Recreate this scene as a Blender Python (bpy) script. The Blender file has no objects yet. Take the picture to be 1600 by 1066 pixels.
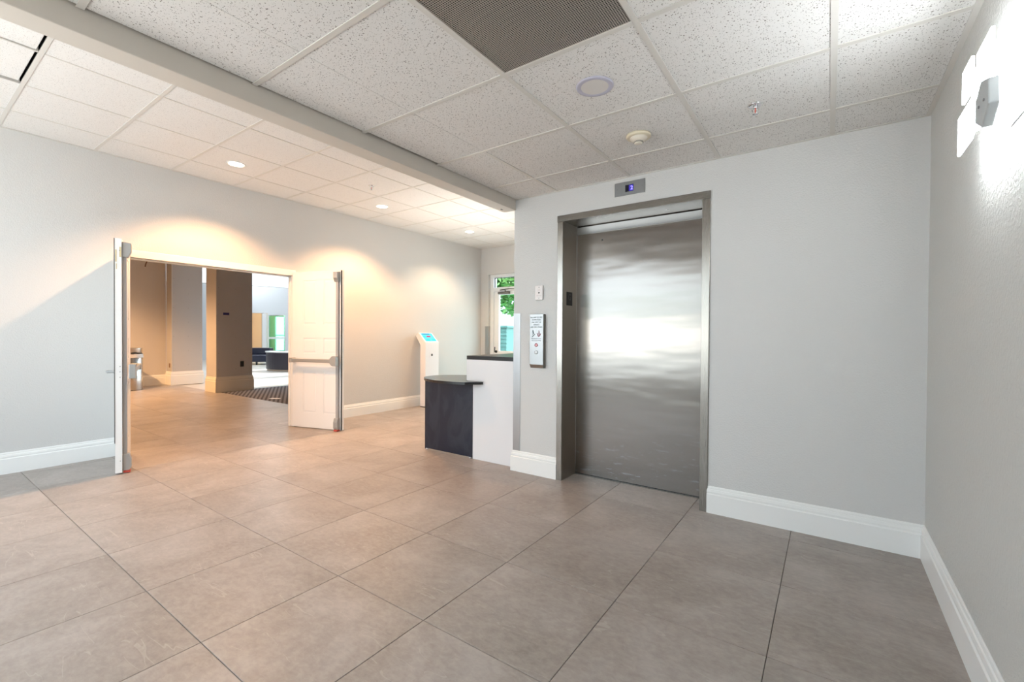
import bpy, math, random
from math import sin, cos, pi
from mathutils import Vector, Matrix
random.seed(7)
sc = bpy.context.scene
col = sc.collection

# ------------------------------------------------------------ camera, world, light, exposure
YAW, PITCH, ROLL = 0.6153, 0.0109, 0.0060
cam_d = bpy.data.cameras.new('camera')
cam_d.sensor_fit = 'HORIZONTAL'; cam_d.sensor_width = 36.0
cam_d.lens = 704.05 / 1600 * 36.0
cam_d.shift_x = (800 - 797.3451) / 1600
cam_d.shift_y = (532.6448 - 533) / 1600
cam_d.clip_start = 0.02; cam_d.clip_end = 300
cam = bpy.data.objects.new('camera', cam_d); col.objects.link(cam)
cam.matrix_world = (Matrix.Translation((0, 0, 1.1766)) @ Matrix.Rotation(YAW, 4, 'Z')
                    @ Matrix.Rotation(pi / 2 - PITCH, 4, 'X') @ Matrix.Rotation(ROLL, 4, 'Z'))
sc.camera = cam

world = bpy.data.worlds.new('sky'); sc.world = world; world.use_nodes = True
wn = world.node_tree; wn.nodes.clear()
wo = wn.nodes.new('ShaderNodeOutputWorld'); bg = wn.nodes.new('ShaderNodeBackground')
bg.inputs[0].default_value = (0.74, 0.88, 1.0, 1); bg.inputs[1].default_value = 5.4
wn.links.new(bg.outputs[0], wo.inputs[0])

sc.view_settings.view_transform = 'Standard'
sc.view_settings.look = 'None'
sc.view_settings.gamma = 1
sc.view_settings.use_curve_mapping = False
sc.view_settings.exposure = 0.60

def light(name, kind, loc, rot, energy, color, size=None, size_y=None, spot=None, blend=0.5, soft=0.05, portal=False):
    l = bpy.data.lights.new(name, kind); l.energy = energy; l.color = color
    if kind == 'AREA':
        l.shape = 'RECTANGLE'; l.size = size; l.size_y = size_y or size
        if portal: l.cycles.is_portal = True
    elif kind == 'SPOT':
        l.spot_size = spot; l.spot_blend = blend; l.shadow_soft_size = soft
    else: l.shadow_soft_size = soft
    o = bpy.data.objects.new(name, l); o.location = loc; o.rotation_euler = rot; col.objects.link(o)
    return o

sun = light('sun', 'SUN', (0, 0, 20), (math.radians(-45), 0, math.radians(-8)), 5.0, (1.0, 0.96, 0.90))
sun.data.angle = math.radians(1.5)
# added unseen fill lights that brighten the room, behind the viewpoint and further back
light('fill_light', 'AREA', (-3.4, -1.5, 1.2), (math.radians(180 - 20), 0, 0), 46, (1.0, 0.97, 0.93), 2.6, 1.0)
light('fill_light', 'AREA', (-1.1, -1.5, 1.2), (math.radians(180 - 20), 0, 0), 9, (1.0, 0.97, 0.93), 1.6, 0.8)
light('fill_light', 'AREA', (-3.9, 4.9, 1.6), (math.radians(180), 0, 0), 16, (1.0, 0.95, 0.88), 1.0, 1.6)
# cool fill lights added under the lobby ceiling to brighten the lobby
for lx_, ly_ in ((-13.5, 8.2), (-17.0, 7.2), (-17.0, 11.5), (-21.0, 9.0)):
    light('lobby_fill', 'AREA', (lx_, ly_, 4.55), (0, 0, 0), 76, (0.90, 0.96, 1.0), 1.8, 1.8)
# portals in the glazed openings (they only guide the sampling of the sky)
light('daylight_portal', 'AREA', (-3.4, -2.12, 1.475), (pi / 2, 0, 0), 1, (1, 1, 1), 3.7, 2.45, portal=True)
light('daylight_portal', 'AREA', (-4.6, 6.98, 1.2), (-pi / 2, 0, 0), 1, (1, 1, 1), 1.5, 2.3, portal=True)
light('daylight_portal', 'AREA', (-11.25, 7.3, 1.3), (-pi / 2, 0, 0), 1, (1, 1, 1), 2.1, 2.6, portal=True)
light('daylight_portal', 'AREA', (-13.9, 10.6, 2.3), (-pi / 2, 0, 0), 1, (1, 1, 1), 2.8, 4.4, portal=True)

# ------------------------------------------------------------ geometry of the place (metres)
D, R, L, B = 3.2375, 0.4296, -5.595, 6.906        # elevator wall, right wall, left wall, back wall
H1, H2 = 2.357, 2.874
FY = -2.2                                         # wall behind the camera
XC = -2.25                                        # outer corner of the elevator block
BX0, BX1, BZ = -2.362, -2.236, 2.268
DOOR0, DOOR1, DTOP = 1.415, 3.135, 1.925           # double doorway in the left wall
T = 0.6096; GX, GY = 0.0043, 2.2694
LT, LX, LY = 0.5985, -3.9229, 1.198
FT, FX, FYO = 0.5895, -0.764, 1.8948

# ------------------------------------------------------------ materials
def mat(name, base=(0.8, 0.8, 0.8), rough=0.5, metal=0.0, emit=None, estr=0, **kw):
    m = bpy.data.materials.new(name); m.use_nodes = True
    n = m.node_tree.nodes; b = n['Principled BSDF']
    b.inputs['Base Color'].default_value = (*base, 1)
    b.inputs['Roughness'].default_value = rough
    b.inputs['Metallic'].default_value = metal
    if emit:
        b.inputs['Emission Color'].default_value = (*emit, 1); b.inputs['Emission Strength'].default_value = estr
    for k, v in kw.items(): b.inputs[k.replace('_', ' ')].default_value = v
    return m

class G:
    """tiny node helper"""
    def __init__(s, m): s.m = m; s.t = m.node_tree; s.b = s.t.nodes['Principled BSDF']
    def n(s, typ, **kw):
        nd = s.t.nodes.new(typ)
        for k, v in kw.items():
            if k.startswith('i_'):
                key = k[2:].replace('_', ' ')
                key = int(key) if key.isdigit() else key
                if isinstance(v, bpy.types.NodeSocket): s.t.links.new(v, nd.inputs[key])
                else: nd.inputs[key].default_value = v
            else: setattr(nd, k, v)
        return nd
    def link(s, a, b): s.t.links.new(a, b)
    def coord(s, which='Object'): return s.n('ShaderNodeTexCoord').outputs[which]
    def world(s): return s.n('ShaderNodeNewGeometry').outputs['Position']
    def mapping(s, vec, scale=(1, 1, 1), loc=None, rot=(0, 0, 0)):
        m = s.n('ShaderNodeMapping', i_Vector=vec); m.inputs['Scale'].default_value = scale
        m.inputs['Rotation'].default_value = rot
        if loc is not None:
            if isinstance(loc, bpy.types.NodeSocket): s.link(loc, m.inputs['Location'])
            else: m.inputs['Location'].default_value = loc
        return m.outputs[0]
    def noise(s, vec, scale, detail=3, rough=0.5, dist=0.0):
        return s.n('ShaderNodeTexNoise', i_Vector=vec, i_Scale=scale, i_Detail=detail, i_Roughness=rough, i_Distortion=dist).outputs['Fac']
    def ramp(s, fac, stops, interp='LINEAR'):
        r = s.n('ShaderNodeValToRGB', i_Fac=fac); cr = r.color_ramp; cr.interpolation = interp
        while len(cr.elements) < len(stops): cr.elements.new(0.5)
        for e, (p, c) in zip(cr.elements, stops): e.position = p; e.color = (*c, 1) if len(c) == 3 else c
        return r.outputs[0]
    def math(s, op, a, b=None, c=None):
        m = s.n('ShaderNodeMath', operation=op)
        for i, v in enumerate((a, b, c)):
            if v is None: continue
            if isinstance(v, bpy.types.NodeSocket): s.link(v, m.inputs[i])
            else: m.inputs[i].default_value = v
        return m.outputs[0]
    def mix(s, fac, a, b, blend='MIX'):
        m = s.n('ShaderNodeMix', data_type='RGBA', blend_type=blend)
        for k, v in ((0, fac), (6, a), (7, b)):
            if isinstance(v, bpy.types.NodeSocket): s.link(v, m.inputs[k])
            else: m.inputs[k].default_value = v if k == 0 else (*v, 1)
        return m.outputs[2]
    def bump(s, h, strength=0.3, dist=0.01):
        bm = s.n('ShaderNodeBump', i_Height=h); bm.inputs['Strength'].default_value = strength; bm.inputs['Distance'].default_value = dist
        s.link(bm.outputs[0], s.b.inputs['Normal'])
    def base(s, c): s.link(c, s.b.inputs['Base Color'])
    def roughness(s, r): s.link(r, s.b.inputs['Roughness'])

def wall_mat(name, colr, bump=0.35, scale=110):
    m = mat(name, colr, 0.55); g = G(m); p = g.world()
    a = g.noise(p, scale, 3, 0.55)
    c = g.noise(p, 1.7, 3, 0.5)
    g.base(g.mix(c, tuple(x * 0.985 for x in colr), tuple(min(1, x * 1.015) for x in colr)))
    g.bump(g.ramp(a, [(0.38, (0, 0, 0)), (0.66, (1, 1, 1))]), bump, 0.0022)
    return m
M_wall = wall_mat('paint_pale_grey', (0.60, 0.592, 0.575))
M_wall_rough = wall_mat('paint_pale_grey_orange_peel', (0.56, 0.56, 0.535), 0.75, 85)
M_hall = wall_mat('paint_hall', (0.62, 0.59, 0.55))
M_trim = mat('trim_white', (0.82, 0.82, 0.80), 0.33)
M_beam = mat('beam_paint', (0.63, 0.585, 0.52), 0.5)
M_door = mat('door_white', (0.80, 0.79, 0.77), 0.38)
M_black = mat('black', (0.012, 0.012, 0.013), 0.35)
M_rubber = mat('rubber_black', (0.02, 0.02, 0.02), 0.7)
M_dark = mat('dark_void', (0.02, 0.02, 0.02), 0.9)
M_red = mat('red_rubber', (0.55, 0.08, 0.05), 0.6)
M_hw = mat('grey_hardware', (0.42, 0.42, 0.41), 0.38, 0.55)
M_hwpaint = mat('grey_painted_case', (0.38, 0.38, 0.38), 0.45, 0.2)
M_screw = mat('screw_metal', (0.3, 0.3, 0.3), 0.35, 1.0)
M_tee = mat('ceiling_grid_white', (0.66, 0.635, 0.59), 0.45)
M_grout = mat('grout', (0.09, 0.08, 0.07), 0.9)

def tile_mat():
    m = mat('stone_tile', (0.35, 0.31, 0.27), 0.4); g = G(m)
    oi = g.n('ShaderNodeObjectInfo'); rnd = oi.outputs['Random']
    off = g.n('ShaderNodeCombineXYZ', i_X=g.math('MULTIPLY', rnd, 37.0), i_Y=g.math('MULTIPLY', rnd, 91.0), i_Z=g.math('MULTIPLY', rnd, 13.0)).outputs[0]
    p = g.mapping(g.coord('Object'), (1, 1, 1), off)
    big = g.noise(p, 2.6, 6, 0.62, 0.6)
    fine = g.noise(g.mapping(p, (1, 1.6, 1)), 26, 5, 0.7, 0.3)
    c = g.ramp(big, [(0.32, (0.235, 0.198, 0.180)), (0.50, (0.325, 0.284, 0.264)), (0.68, (0.430, 0.390, 0.372))])
    c = g.mix(g.math('MULTIPLY', fine, 0.45), c, (0.40, 0.345, 0.285), 'MIX')
    c = g.mix(0.30, c, g.ramp(fine, [(0.35, (0.21, 0.182, 0.155)), (0.65, (0.44, 0.40, 0.36))]), 'MIX')
    # pale scratch-like veins
    v = g.noise(g.mapping(p, (0.45, 2.4, 1), None, (0, 0, 0.75)), 3.0, 3, 0.45, 0.5)
    band = g.math('LESS_THAN', g.math('ABSOLUTE', g.math('SUBTRACT', v, 0.5)), 0.0035)
    gate = g.math('GREATER_THAN', g.noise(p, 7.0, 2, 0.5), 0.54)
    c = g.mix(g.math('MULTIPLY', g.math('MULTIPLY', band, gate), 0.27), c, (0.56, 0.52, 0.47))
    tint = g.ramp(rnd, [(0, (0.93, 0.93, 0.93)), (1, (1.05, 1.05, 1.05))])
    g.base(g.mix(1.0, c, tint, 'MULTIPLY'))
    g.roughness(g.math('ADD', g.math('MULTIPLY', fine, 0.18), 0.30))
    g.bump(g.math('ADD', fine, g.math('MULTIPLY', big, 0.8)), 0.10, 0.003)
    return m
M_tile = tile_mat()

def acoustic_mat(k1=1.0, k2=0.75, sc1=125.0, lo=0.30):
    m = mat('acoustic_tile', (0.72, 0.70, 0.66), 0.85); g = G(m)
    oi = g.n('ShaderNodeObjectInfo'); rnd = oi.outputs['Random']
    off = g.n('ShaderNodeCombineXYZ', i_X=g.math('MULTIPLY', rnd, 53.0), i_Y=g.math('MULTIPLY', rnd, 17.0), i_Z=0.0).outputs[0]
    p = g.mapping(g.coord('Object'), (1, 1, 1), off)
    pd = g.n('ShaderNodeVectorMath', operation='ADD', i_0=p, i_1=g.n('ShaderNodeVectorMath', operation='SCALE', i_0=g.n('ShaderNodeTexNoise', i_Vector=p, i_Scale=60.0).outputs['Color'], i_Scale=0.012).outputs[0]).outputs[0]
    v = g.n('ShaderNodeTexVoronoi', i_Vector=pd, i_Scale=sc1); v.feature = 'F1'
    cellr = g.n('ShaderNodeSeparateColor', i_0=v.outputs['Color']).outputs[0]
    dot = g.math('LESS_THAN', v.outputs['Distance'], g.math('MULTIPLY', g.math('SUBTRACT', cellr, lo), 0.52))
    sm = g.n('ShaderNodeTexVoronoi', i_Vector=p, i_Scale=210.0)
    cr2 = g.n('ShaderNodeSeparateColor', i_0=sm.outputs['Color']).outputs[1]
    dot2 = g.math('LESS_THAN', sm.outputs['Distance'], g.math('MULTIPLY', g.math('SUBTRACT', cr2, 0.45), 0.7))
    d = g.math('MAXIMUM', g.math('MULTIPLY', dot, k1), g.math('MULTIPLY', dot2, k2))
    g.base(g.mix(d, (0.76, 0.745, 0.72), (0.22, 0.20, 0.18)))
    g.bump(g.math('SUBTRACT', 1.0, d), 0.5, 0.003)
    return m
M_acoustic = acoustic_mat(); M_acoustic2 = acoustic_mat(0.62, 0.35, 150.0, 0.33)

def brushed(name, colr=(0.56, 0.535, 0.50), rough=0.26, grain_axis='x', aniso=0.75, wavy=0.0, smear=0.0):
    """stainless steel brushed along one direction"""
    m = mat(name, colr, rough, 1.0); g = G(m); p = g.world()
    sc_ = (6, 6, 900) if grain_axis == 'x' else (900, 900, 6)
    a = g.noise(g.mapping(p, sc_), 1.0, 2, 0.6)
    g.base(g.mix(a, tuple(x * 0.93 for x in colr), tuple(min(1, x * 1.06) for x in colr)))
    g.roughness(g.math('ADD', g.math('MULTIPLY', a, 0.10), rough - 0.04))
    g.b.inputs['Anisotropic'].default_value = aniso
    t = g.n('ShaderNodeTangent', direction_type='UV_MAP'); g.link(t.outputs[0], g.b.inputs['Tangent'])
    if wavy:
        z_ = g.n('ShaderNodeSeparateXYZ', i_Vector=p).outputs[2]
        low = g.ramp(z_, [(0.05, (1, 1, 1)), (0.55, (0, 0, 0))])
        sc1 = g.ramp(g.noise(g.mapping(p, (5, 5, 26), None, (0, 0.12, 0)), 1.6, 3, 0.6), [(0.60, (0, 0, 0)), (0.70, (1, 1, 1))])
        sc2 = g.ramp(g.noise(g.mapping(p, (14, 14, 150), None, (0, 0.3, 0)), 1.0, 2, 0.5), [(0.70, (0, 0, 0)), (0.74, (1, 1, 1))])
        g.base(g.mix(g.math('MULTIPLY', low, g.math('ADD', g.math('MULTIPLY', sc1, 0.35), g.math('MULTIPLY', sc2, 0.7))), g.b.inputs['Base Color'].links[0].from_socket, (0.50, 0.56, 0.62)))
        w = g.noise(g.mapping(p, (0.7, 1, 3.2)), 1.6, 2, 0.5)
        g.bump(w, wavy, 0.02)
    return m
M_steel = brushed('elevator_steel', (0.245, 0.222, 0.202), 0.23, 'x', 0.8, 0.22)
M_frame = brushed('frame_steel', (0.32, 0.295, 0.265), 0.27, 'z', 0.6)
M_plate = brushed('plate_steel', (0.34, 0.345, 0.345), 0.38, 'z', 0.3)
M_return = brushed('jamb_return_steel', (0.52, 0.485, 0.43), 0.38, 'z', 0.3)
M_guard = mat('corner_guard_steel', (0.42, 0.42, 0.42), 0.30, 0.95)
M_binsteel = mat('bin_steel', (0.55, 0.53, 0.50), 0.25, 1.0)

# ------------------------------------------------------------ mesh builder
class MB:
    def __init__(s): s.v = []; s.f = []; s.mi = []; s.sm = []
    def add(s, vs, fs, mi=0, smooth=False):
        o = len(s.v); s.v += [tuple(p) for p in vs]
        for f in fs: s.f.append(tuple(i + o for i in f)); s.mi.append(mi); s.sm.append(smooth)
        return s
    def box(s, x0, x1, y0, y1, z0, z1, mi=0):
        vs = [(x, y, z) for z in (z0, z1) for y in (y0, y1) for x in (x0, x1)]
        return s.add(vs, [(0, 2, 3, 1), (4, 5, 7, 6), (0, 1, 5, 4), (2, 6, 7, 3), (0, 4, 6, 2), (1, 3, 7, 5)], mi)
    def tilebox(s, x0, x1, y0, y1, z0, z1, c, top=True):
        """box with a chamfer round its top (or bottom) face"""
        if top: za, zb, zc = z0, z1 - c, z1
        else: za, zb, zc = z1, z0 + c, z0
        vs = []
        for z, i in ((za, 0), (zb, 0), (zc, c)):
            vs += [(x0 + i, y0 + i, z), (x1 - i, y0 + i, z), (x1 - i, y1 - i, z), (x0 + i, y1 - i, z)]
        fs = [(0, 3, 2, 1), (8, 9, 10, 11)]
        for k in (0, 4):
            for i in range(4): j = (i + 1) % 4; fs.append((k + i, k + j, k + 4 + j, k + 4 + i))
        if not top: fs = [tuple(reversed(f)) for f in fs]
        return s.add(vs, fs)
    def prism(s, poly, axis, a, b, mi=0, smooth=False):
        """poly in the two other axes (cyclic order x->yz, y->xz, z->xy)"""
        def P(u, v, w): return {'x': (w, u, v), 'y': (u, w, v), 'z': (u, v, w)}[axis]
        n = len(poly)
        vs = [P(u, v, a) for u, v in poly] + [P(u, v, b) for u, v in poly]
        s.add(vs, [tuple(range(n - 1, -1, -1)), tuple(range(n, 2 * n))], mi)
        o = len(s.v) - 2 * n
        for i in range(n):
            j = (i + 1) % n; s.f.append((o + i, o + j, o + n + j, o + n + i)); s.mi.append(mi); s.sm.append(smooth)
        return s
    def lathe(s, prof, c=(0, 0, 0), n=24, axis='z', mi=0, smooth=True, cap=True):
        """prof: list of (radius, height along the axis)"""
        vs = []; fs = []
        for r, h in prof:
            for k in range(n):
                a = 2 * pi * k / n; u, w = r * cos(a), r * sin(a)
                p = {'z': (u, w, h), 'x': (h, u, w), 'y': (w, h, u)}[axis]
                vs.append((p[0] + c[0], p[1] + c[1], p[2] + c[2]))
        m = len(prof)
        for i in range(m - 1):
            for k in range(n):
                j = (k + 1) % n; fs.append((i * n + k, i * n + j, (i + 1) * n + j, (i + 1) * n + k))
        s.add(vs, fs, mi, smooth)
        if cap:
            o = len(s.v) - m * n
            s.f.append(tuple(o + k for k in range(n - 1, -1, -1))); s.mi.append(mi); s.sm.append(False)
            s.f.append(tuple(o + (m - 1) * n + k for k in range(n))); s.mi.append(mi); s.sm.append(False)
        return s
    def tube(s, pts, r, n=8, mi=0):
        pts = [Vector(p) for p in pts]; vs = []; fs = []
        for i, p in enumerate(pts):
            d = (pts[min(i + 1, len(pts) - 1)] - pts[max(i - 1, 0)]).normalized()
            u = d.cross(Vector((0, 0, 1)) if abs(d.z) < 0.9 else Vector((1, 0, 0))).normalized(); w = d.cross(u)
            for k in range(n):
                a = 2 * pi * k / n; vs.append(tuple(p + u * r * cos(a) + w * r * sin(a)))
        for i in range(len(pts) - 1):
            for k in range(n): j = (k + 1) % n; fs.append((i * n + k, i * n + j, (i + 1) * n + j, (i + 1) * n + k))
        fs.append(tuple(range(n - 1, -1, -1))); fs.append(tuple((len(pts) - 1) * n + k for k in range(n)))
        return s.add(vs, fs, mi, True)
    def mesh(s, name, mats):
        me = bpy.data.meshes.new(name); me.from_pydata(s.v, [], s.f)
        for m in (mats if isinstance(mats, (list, tuple)) else [mats]): me.materials.append(m)
        me.polygons.foreach_set('material_index', s.mi); me.polygons.foreach_set('use_smooth', s.sm)
        uv = me.uv_layers.new(name='UVMap')                         # box-projected, u horizontal, v vertical
        for poly in me.polygons:
            n = poly.normal
            for li in poly.loop_indices:
                c = me.vertices[me.loops[li].vertex_index].co
                if abs(n.z) > 0.7: uv.data[li].uv = (c.x, c.y)
                elif abs(n.y) > abs(n.x): uv.data[li].uv = (c.x, c.z)
                else: uv.data[li].uv = (c.y, c.z)
        me.validate(); return me
    def build(s, name, mats, parent=None, loc=None, rot=None, bevel=0.0, seg=2):
        return link(name, s.mesh(name, mats), parent, loc, rot, bevel, seg)

def link(name, me, parent=None, loc=None, rot=None, bevel=0.0, seg=2):
    o = bpy.data.objects.new(name, me); col.objects.link(o)
    if parent: o.parent = parent
    if loc is not None: o.location = loc
    if rot is not None: o.rotation_euler = rot
    if bevel:
        b = o.modifiers.new('bevel', 'BEVEL'); b.width = bevel; b.segments = seg; b.limit_method = 'ANGLE'; b.angle_limit = 0.6
        b.harden_normals = False
    return o

def tag(o, label=None, cat=None, group=None, kind=None):
    if label: o['label'] = label
    if cat: o['category'] = cat
    if group: o['group'] = group
    if kind: o['kind'] = kind
    return o
def thing(name, label, cat, loc=(0, 0, 0), rz=0, group=None, kind=None):
    o = bpy.data.objects.new(name, None); col.objects.link(o); o.empty_display_size = 0.1
    o.location = loc; o.rotation_euler = (0, 0, rz)
    return tag(o, label, cat, group, kind)
def struct(name, mb, m, label, cat, **kw):
    return tag(mb.build(name, m, **kw), label, cat, None, 'structure')

def text_mesh(txt, size, depth=0.0004, align='CENTER'):
    """letters as a MB, in the x-z plane facing -y, centred on x"""
    c = bpy.data.curves.new('t', 'FONT'); c.body = txt; c.size = size; c.align_x = align; c.extrude = depth; c.resolution_u = 2
    o = bpy.data.objects.new('t', c); col.objects.link(o)
    me = bpy.data.meshes.new_from_object(o.evaluated_get(bpy.context.evaluated_depsgraph_get()))
    b = MB(); b.add([(v.co.x, -v.co.z, v.co.y) for v in me.vertices], [tuple(p.vertices) for p in me.polygons])
    bpy.data.objects.remove(o); bpy.data.meshes.remove(me); bpy.data.curves.remove(c)
    return b
def shift(mb, dx, dy, dz):
    mb.v = [(x + dx, y + dy, z + dz) for x, y, z in mb.v]; return mb
def merge(a, b, mi=0):
    return a.add(b.v, b.f, mi)

# ------------------------------------------------------------ floor
FX0, FX1 = L - 0.0, R - 0.0
fl = MB()
fl.box(L - 0.11, R + 0.12, FY - 0.2, B + 0.25, -0.12, -0.006)            # grout bed of the room
floor = struct('floor', fl, M_grout, 'floor of large warm grey stone-look tiles with thin dark joints', 'floor')
J = 0.0013
tile_cache = {}
def add_tile(x0, x1, y0, y1):
    w, d = round(x1 - x0, 4), round(y1 - y0, 4)
    if w < 0.02 or d < 0.02: return
    if (w, d) not in tile_cache:
        tile_cache[(w, d)] = MB().tilebox(-w / 2, w / 2, -d / 2, d / 2, -0.009, 0.0, 0.0012).mesh('tile', M_tile)
    o = link('tile', tile_cache[(w, d)], floor, ((x0 + x1) / 2, (y0 + y1) / 2, random.uniform(-0.0003, 0.0)))
for i in range(-9, 4):
    xa, xb = FX + i * FT, FX + (i + 1) * FT
    xa2, xb2 = max(xa, L), min(xb, R)
    if xb2 - xa2 < 0.02: continue
    for j in range(-7, 9):
        ya, yb = FYO + j * FT, FYO + (j + 1) * FT
        ya2, yb2 = max(ya, FY), min(yb, B + 0.1)
        if yb2 - ya2 < 0.02: continue
        if xa2 > XC - 0.3 and ya2 > D + 0.24: continue
        if xa2 >= XC and yb2 > D + 0.24: yb2 = D + 0.24
        add_tile(xa2 + J, xb2 - J, ya2 + J, yb2 - J)
# hall beyond the doorway
for i in range(-20, -8):
    xa, xb = FX + i * FT, min(FX + (i + 1) * FT, L)
    for j in range(-4, 4):
        ya, yb = FYO + j * FT, FYO + (j + 1) * FT
        if xb > L - 0.11 and (yb < DOOR0 + 0.05 or ya > DOOR1 - 0.05):
            add_tile(xa + J, L - 0.11 - J, ya + J, yb - J); continue
        if xb > L - 0.11:
            add_tile(xa + J, L - 0.11 - J, ya + J, yb - J)
            add_tile(L - 0.11 + J, xb - J, max(ya, DOOR0) + J, min(yb, DOOR1) - J)
        else: add_tile(xa + J, xb - J, ya + J, min(yb, 4.035) - J)
# lobby floor (tiles too far off to tell apart)
M_lobbyfloor = mat('lobby_floor', (0.56, 0.53, 0.49), 0.32)
g = G(M_lobbyfloor); p = g.world()
br = g.n('ShaderNodeTexBrick', i_Vector=p, i_Scale=1.0); br.offset = 0; br.inputs['Brick Width'].default_value = FT; br.inputs['Row Height'].default_value = FT
br.inputs['Mortar Size'].default_value = 0.003
g.base(g.mix(g.noise(p, 2.5, 5, 0.6), (0.46, 0.42, 0.37), (0.60, 0.57, 0.52)))
lf = MB(); lf.prism([(-34, -3), (L - 0.111, -3), (L - 0.111, 7.15), (-12.3, 7.15), (-12.3, 10.5), (-15.5, 10.5), (-15.5, 17), (-34, 17)], 'z', -0.12, -0.010)
struct('floor', lf, M_lobbyfloor, 'pale floor of the bright lobby beyond the double doorway', 'floor')

# ------------------------------------------------------------ walls
W = MB()
W.box(L - 0.11, L, FY, DOOR0, 0, 3.1); W.box(L - 0.11, L, DOOR1, B + 0.2, 0, 3.1); W.box(L - 0.11, L, DOOR0, DOOR1, DTOP + 0.075, 3.1)
wall_left = struct('wall_left', W, M_wall, 'long pale grey wall at left with the open double doorway', 'wall')
W = MB()
EX0, EX1, EH = -1.765, -0.705, 2.11         # clear opening of the elevator entrance
W.box(XC, EX0 - 0.02, D, D + 0.24, 0, 2.9); W.box(EX1 + 0.02, R + 0.12, D, D + 0.24, 0, 2.9); W.box(EX0 - 0.02, EX1 + 0.02, D, D + 0.24, EH + 0.02, 2.9)
W.box(XC, XC + 0.12, D + 0.24, B, 0, 2.9)
W.box(EX0 - 0.2, EX1 + 0.2, D + 0.5, D + 0.55, 0, 2.6)
wall_front = struct('wall_front', W, M_wall, 'pale grey wall around the steel elevator entrance', 'wall')
W = MB(); W.box(R, R + 0.12, FY - 0.12, D, 0, 2.6)
wall_right = struct('wall_right', W, M_wall_rough, 'grey orange-peel textured wall at right carrying the lit sconce', 'wall')
# back wall with the glass door
GX0, GX1, GTOP = -5.41, -3.6, 2.36
W = MB(); W.box(L, GX0, B, B + 0.2, 0, 3.1); W.box(GX1, XC, B, B + 0.2, 0, 3.1); W.box(GX0, GX1, B, B + 0.2, GTOP, 3.1)
struct('wall_back', W, M_wall, 'pale grey back wall holding the white framed glass door', 'wall')
# wall behind the camera with a wide window
VX0, VX1, VZ0, VZ1 = -5.25, -1.55, 0.25, 2.70
W = MB(); W.box(L - 0.11, VX0, FY - 0.15, FY, 0, 3.1); W.box(VX1, R + 0.12, FY - 0.15, FY, 0, 3.1)
W.box(VX0, VX1, FY - 0.15, FY, 0, VZ0); W.box(VX0, VX1, FY - 0.15, FY, VZ1, 3.1)
struct('wall_behind', W, M_wall, 'wall behind the viewpoint with a wide window', 'wall')
win = thing('window_1', 'wide white framed window behind the viewpoint', 'window', kind='structure')
f = MB()
for x in (VX0, VX0 + 1.22, VX0 + 2.45, VX1 - 0.05): f.box(x, x + 0.05, FY - 0.11, FY - 0.04, VZ0, VZ1)
f.box(VX0, VX1, FY - 0.11, FY - 0.04, VZ0, VZ0 + 0.05); f.box(VX0, VX1, FY - 0.11, FY - 0.04, VZ1 - 0.05, VZ1)
f.build('window_frame', M_trim, win)

# ------------------------------------------------------------ baseboards
def base_profile(h=0.178, t=0.018):
    return [(0, 0), (t, 0), (t, h * 0.70), (t * 0.72, h * 0.73), (t * 0.72, h * 0.76), (t * 0.80, h * 0.80), (t * 0.66, h * 0.88),
            (t * 0.40, h * 0.905), (t * 0.42, h * 0.94), (t * 0.30, h * 0.985), (t * 0.12, h), (0, h)]
def baseboard(name, path, label, h=0.178, t=0.018, m=None, parent=None):
    """path: list of (x,y); board stands to the left of the walking direction, mitred at corners"""
    prof = base_profile(h, t); n = len(prof); vs = []; fs = []
    P = [Vector(p) for p in path]
    for i, p in enumerate(P):
        d0 = (P[i] - P[i - 1]).normalized() if i else None
        d1 = (P[i + 1] - P[i]).normalized() if i < len(P) - 1 else None
        n0 = Vector((-d0.y, d0.x)) if d0 else None; n1 = Vector((-d1.y, d1.x)) if d1 else None
        if n0 and n1:
            q = (n0 + n1); q = q / (q.dot(n0))
        else: q = n0 or n1
        for (u, z) in prof: vs.append((p.x + q.x * u, p.y + q.y * u, z))
    for i in range(len(P) - 1):
        for k in range(n): j = (k + 1) % n; fs.append((i * n + k, i * n + j, (i + 1) * n + j, (i + 1) * n + k))
    fs.append(tuple(range(n))); fs.append(tuple((len(P) - 1) * n + k for k in range(n - 1, -1, -1)))
    b = MB().add(vs, fs)
    o = b.build(name, m or M_trim, parent)
    if parent is None: tag(o, label, 'baseboard', None, 'structure')
    return o
def bb(name, path, label, **kw): return baseboard(name, path, label, **kw)
# walking direction chosen so that the room lies to the left
bb('baseboard_left', [(L, DOOR0 - 0.035), (L, FY)], 'white moulded baseboard at far left, before the double doorway')
bb('baseboard_left', [(L + 0.0, B - 0.001), (L, DOOR1 + 0.03)], 'white moulded baseboard between the double doors and the back corner')
bb('baseboard_front', [(EX0 - 0.047, D), (XC, D), (XC, D + 0.06)], 'short white moulded baseboard between desk and elevator frame')
bb('baseboard_right', [(R, FY), (R, D), (EX1 + 0.047, D)], 'white moulded baseboard running round the right corner to the elevator')

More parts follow.
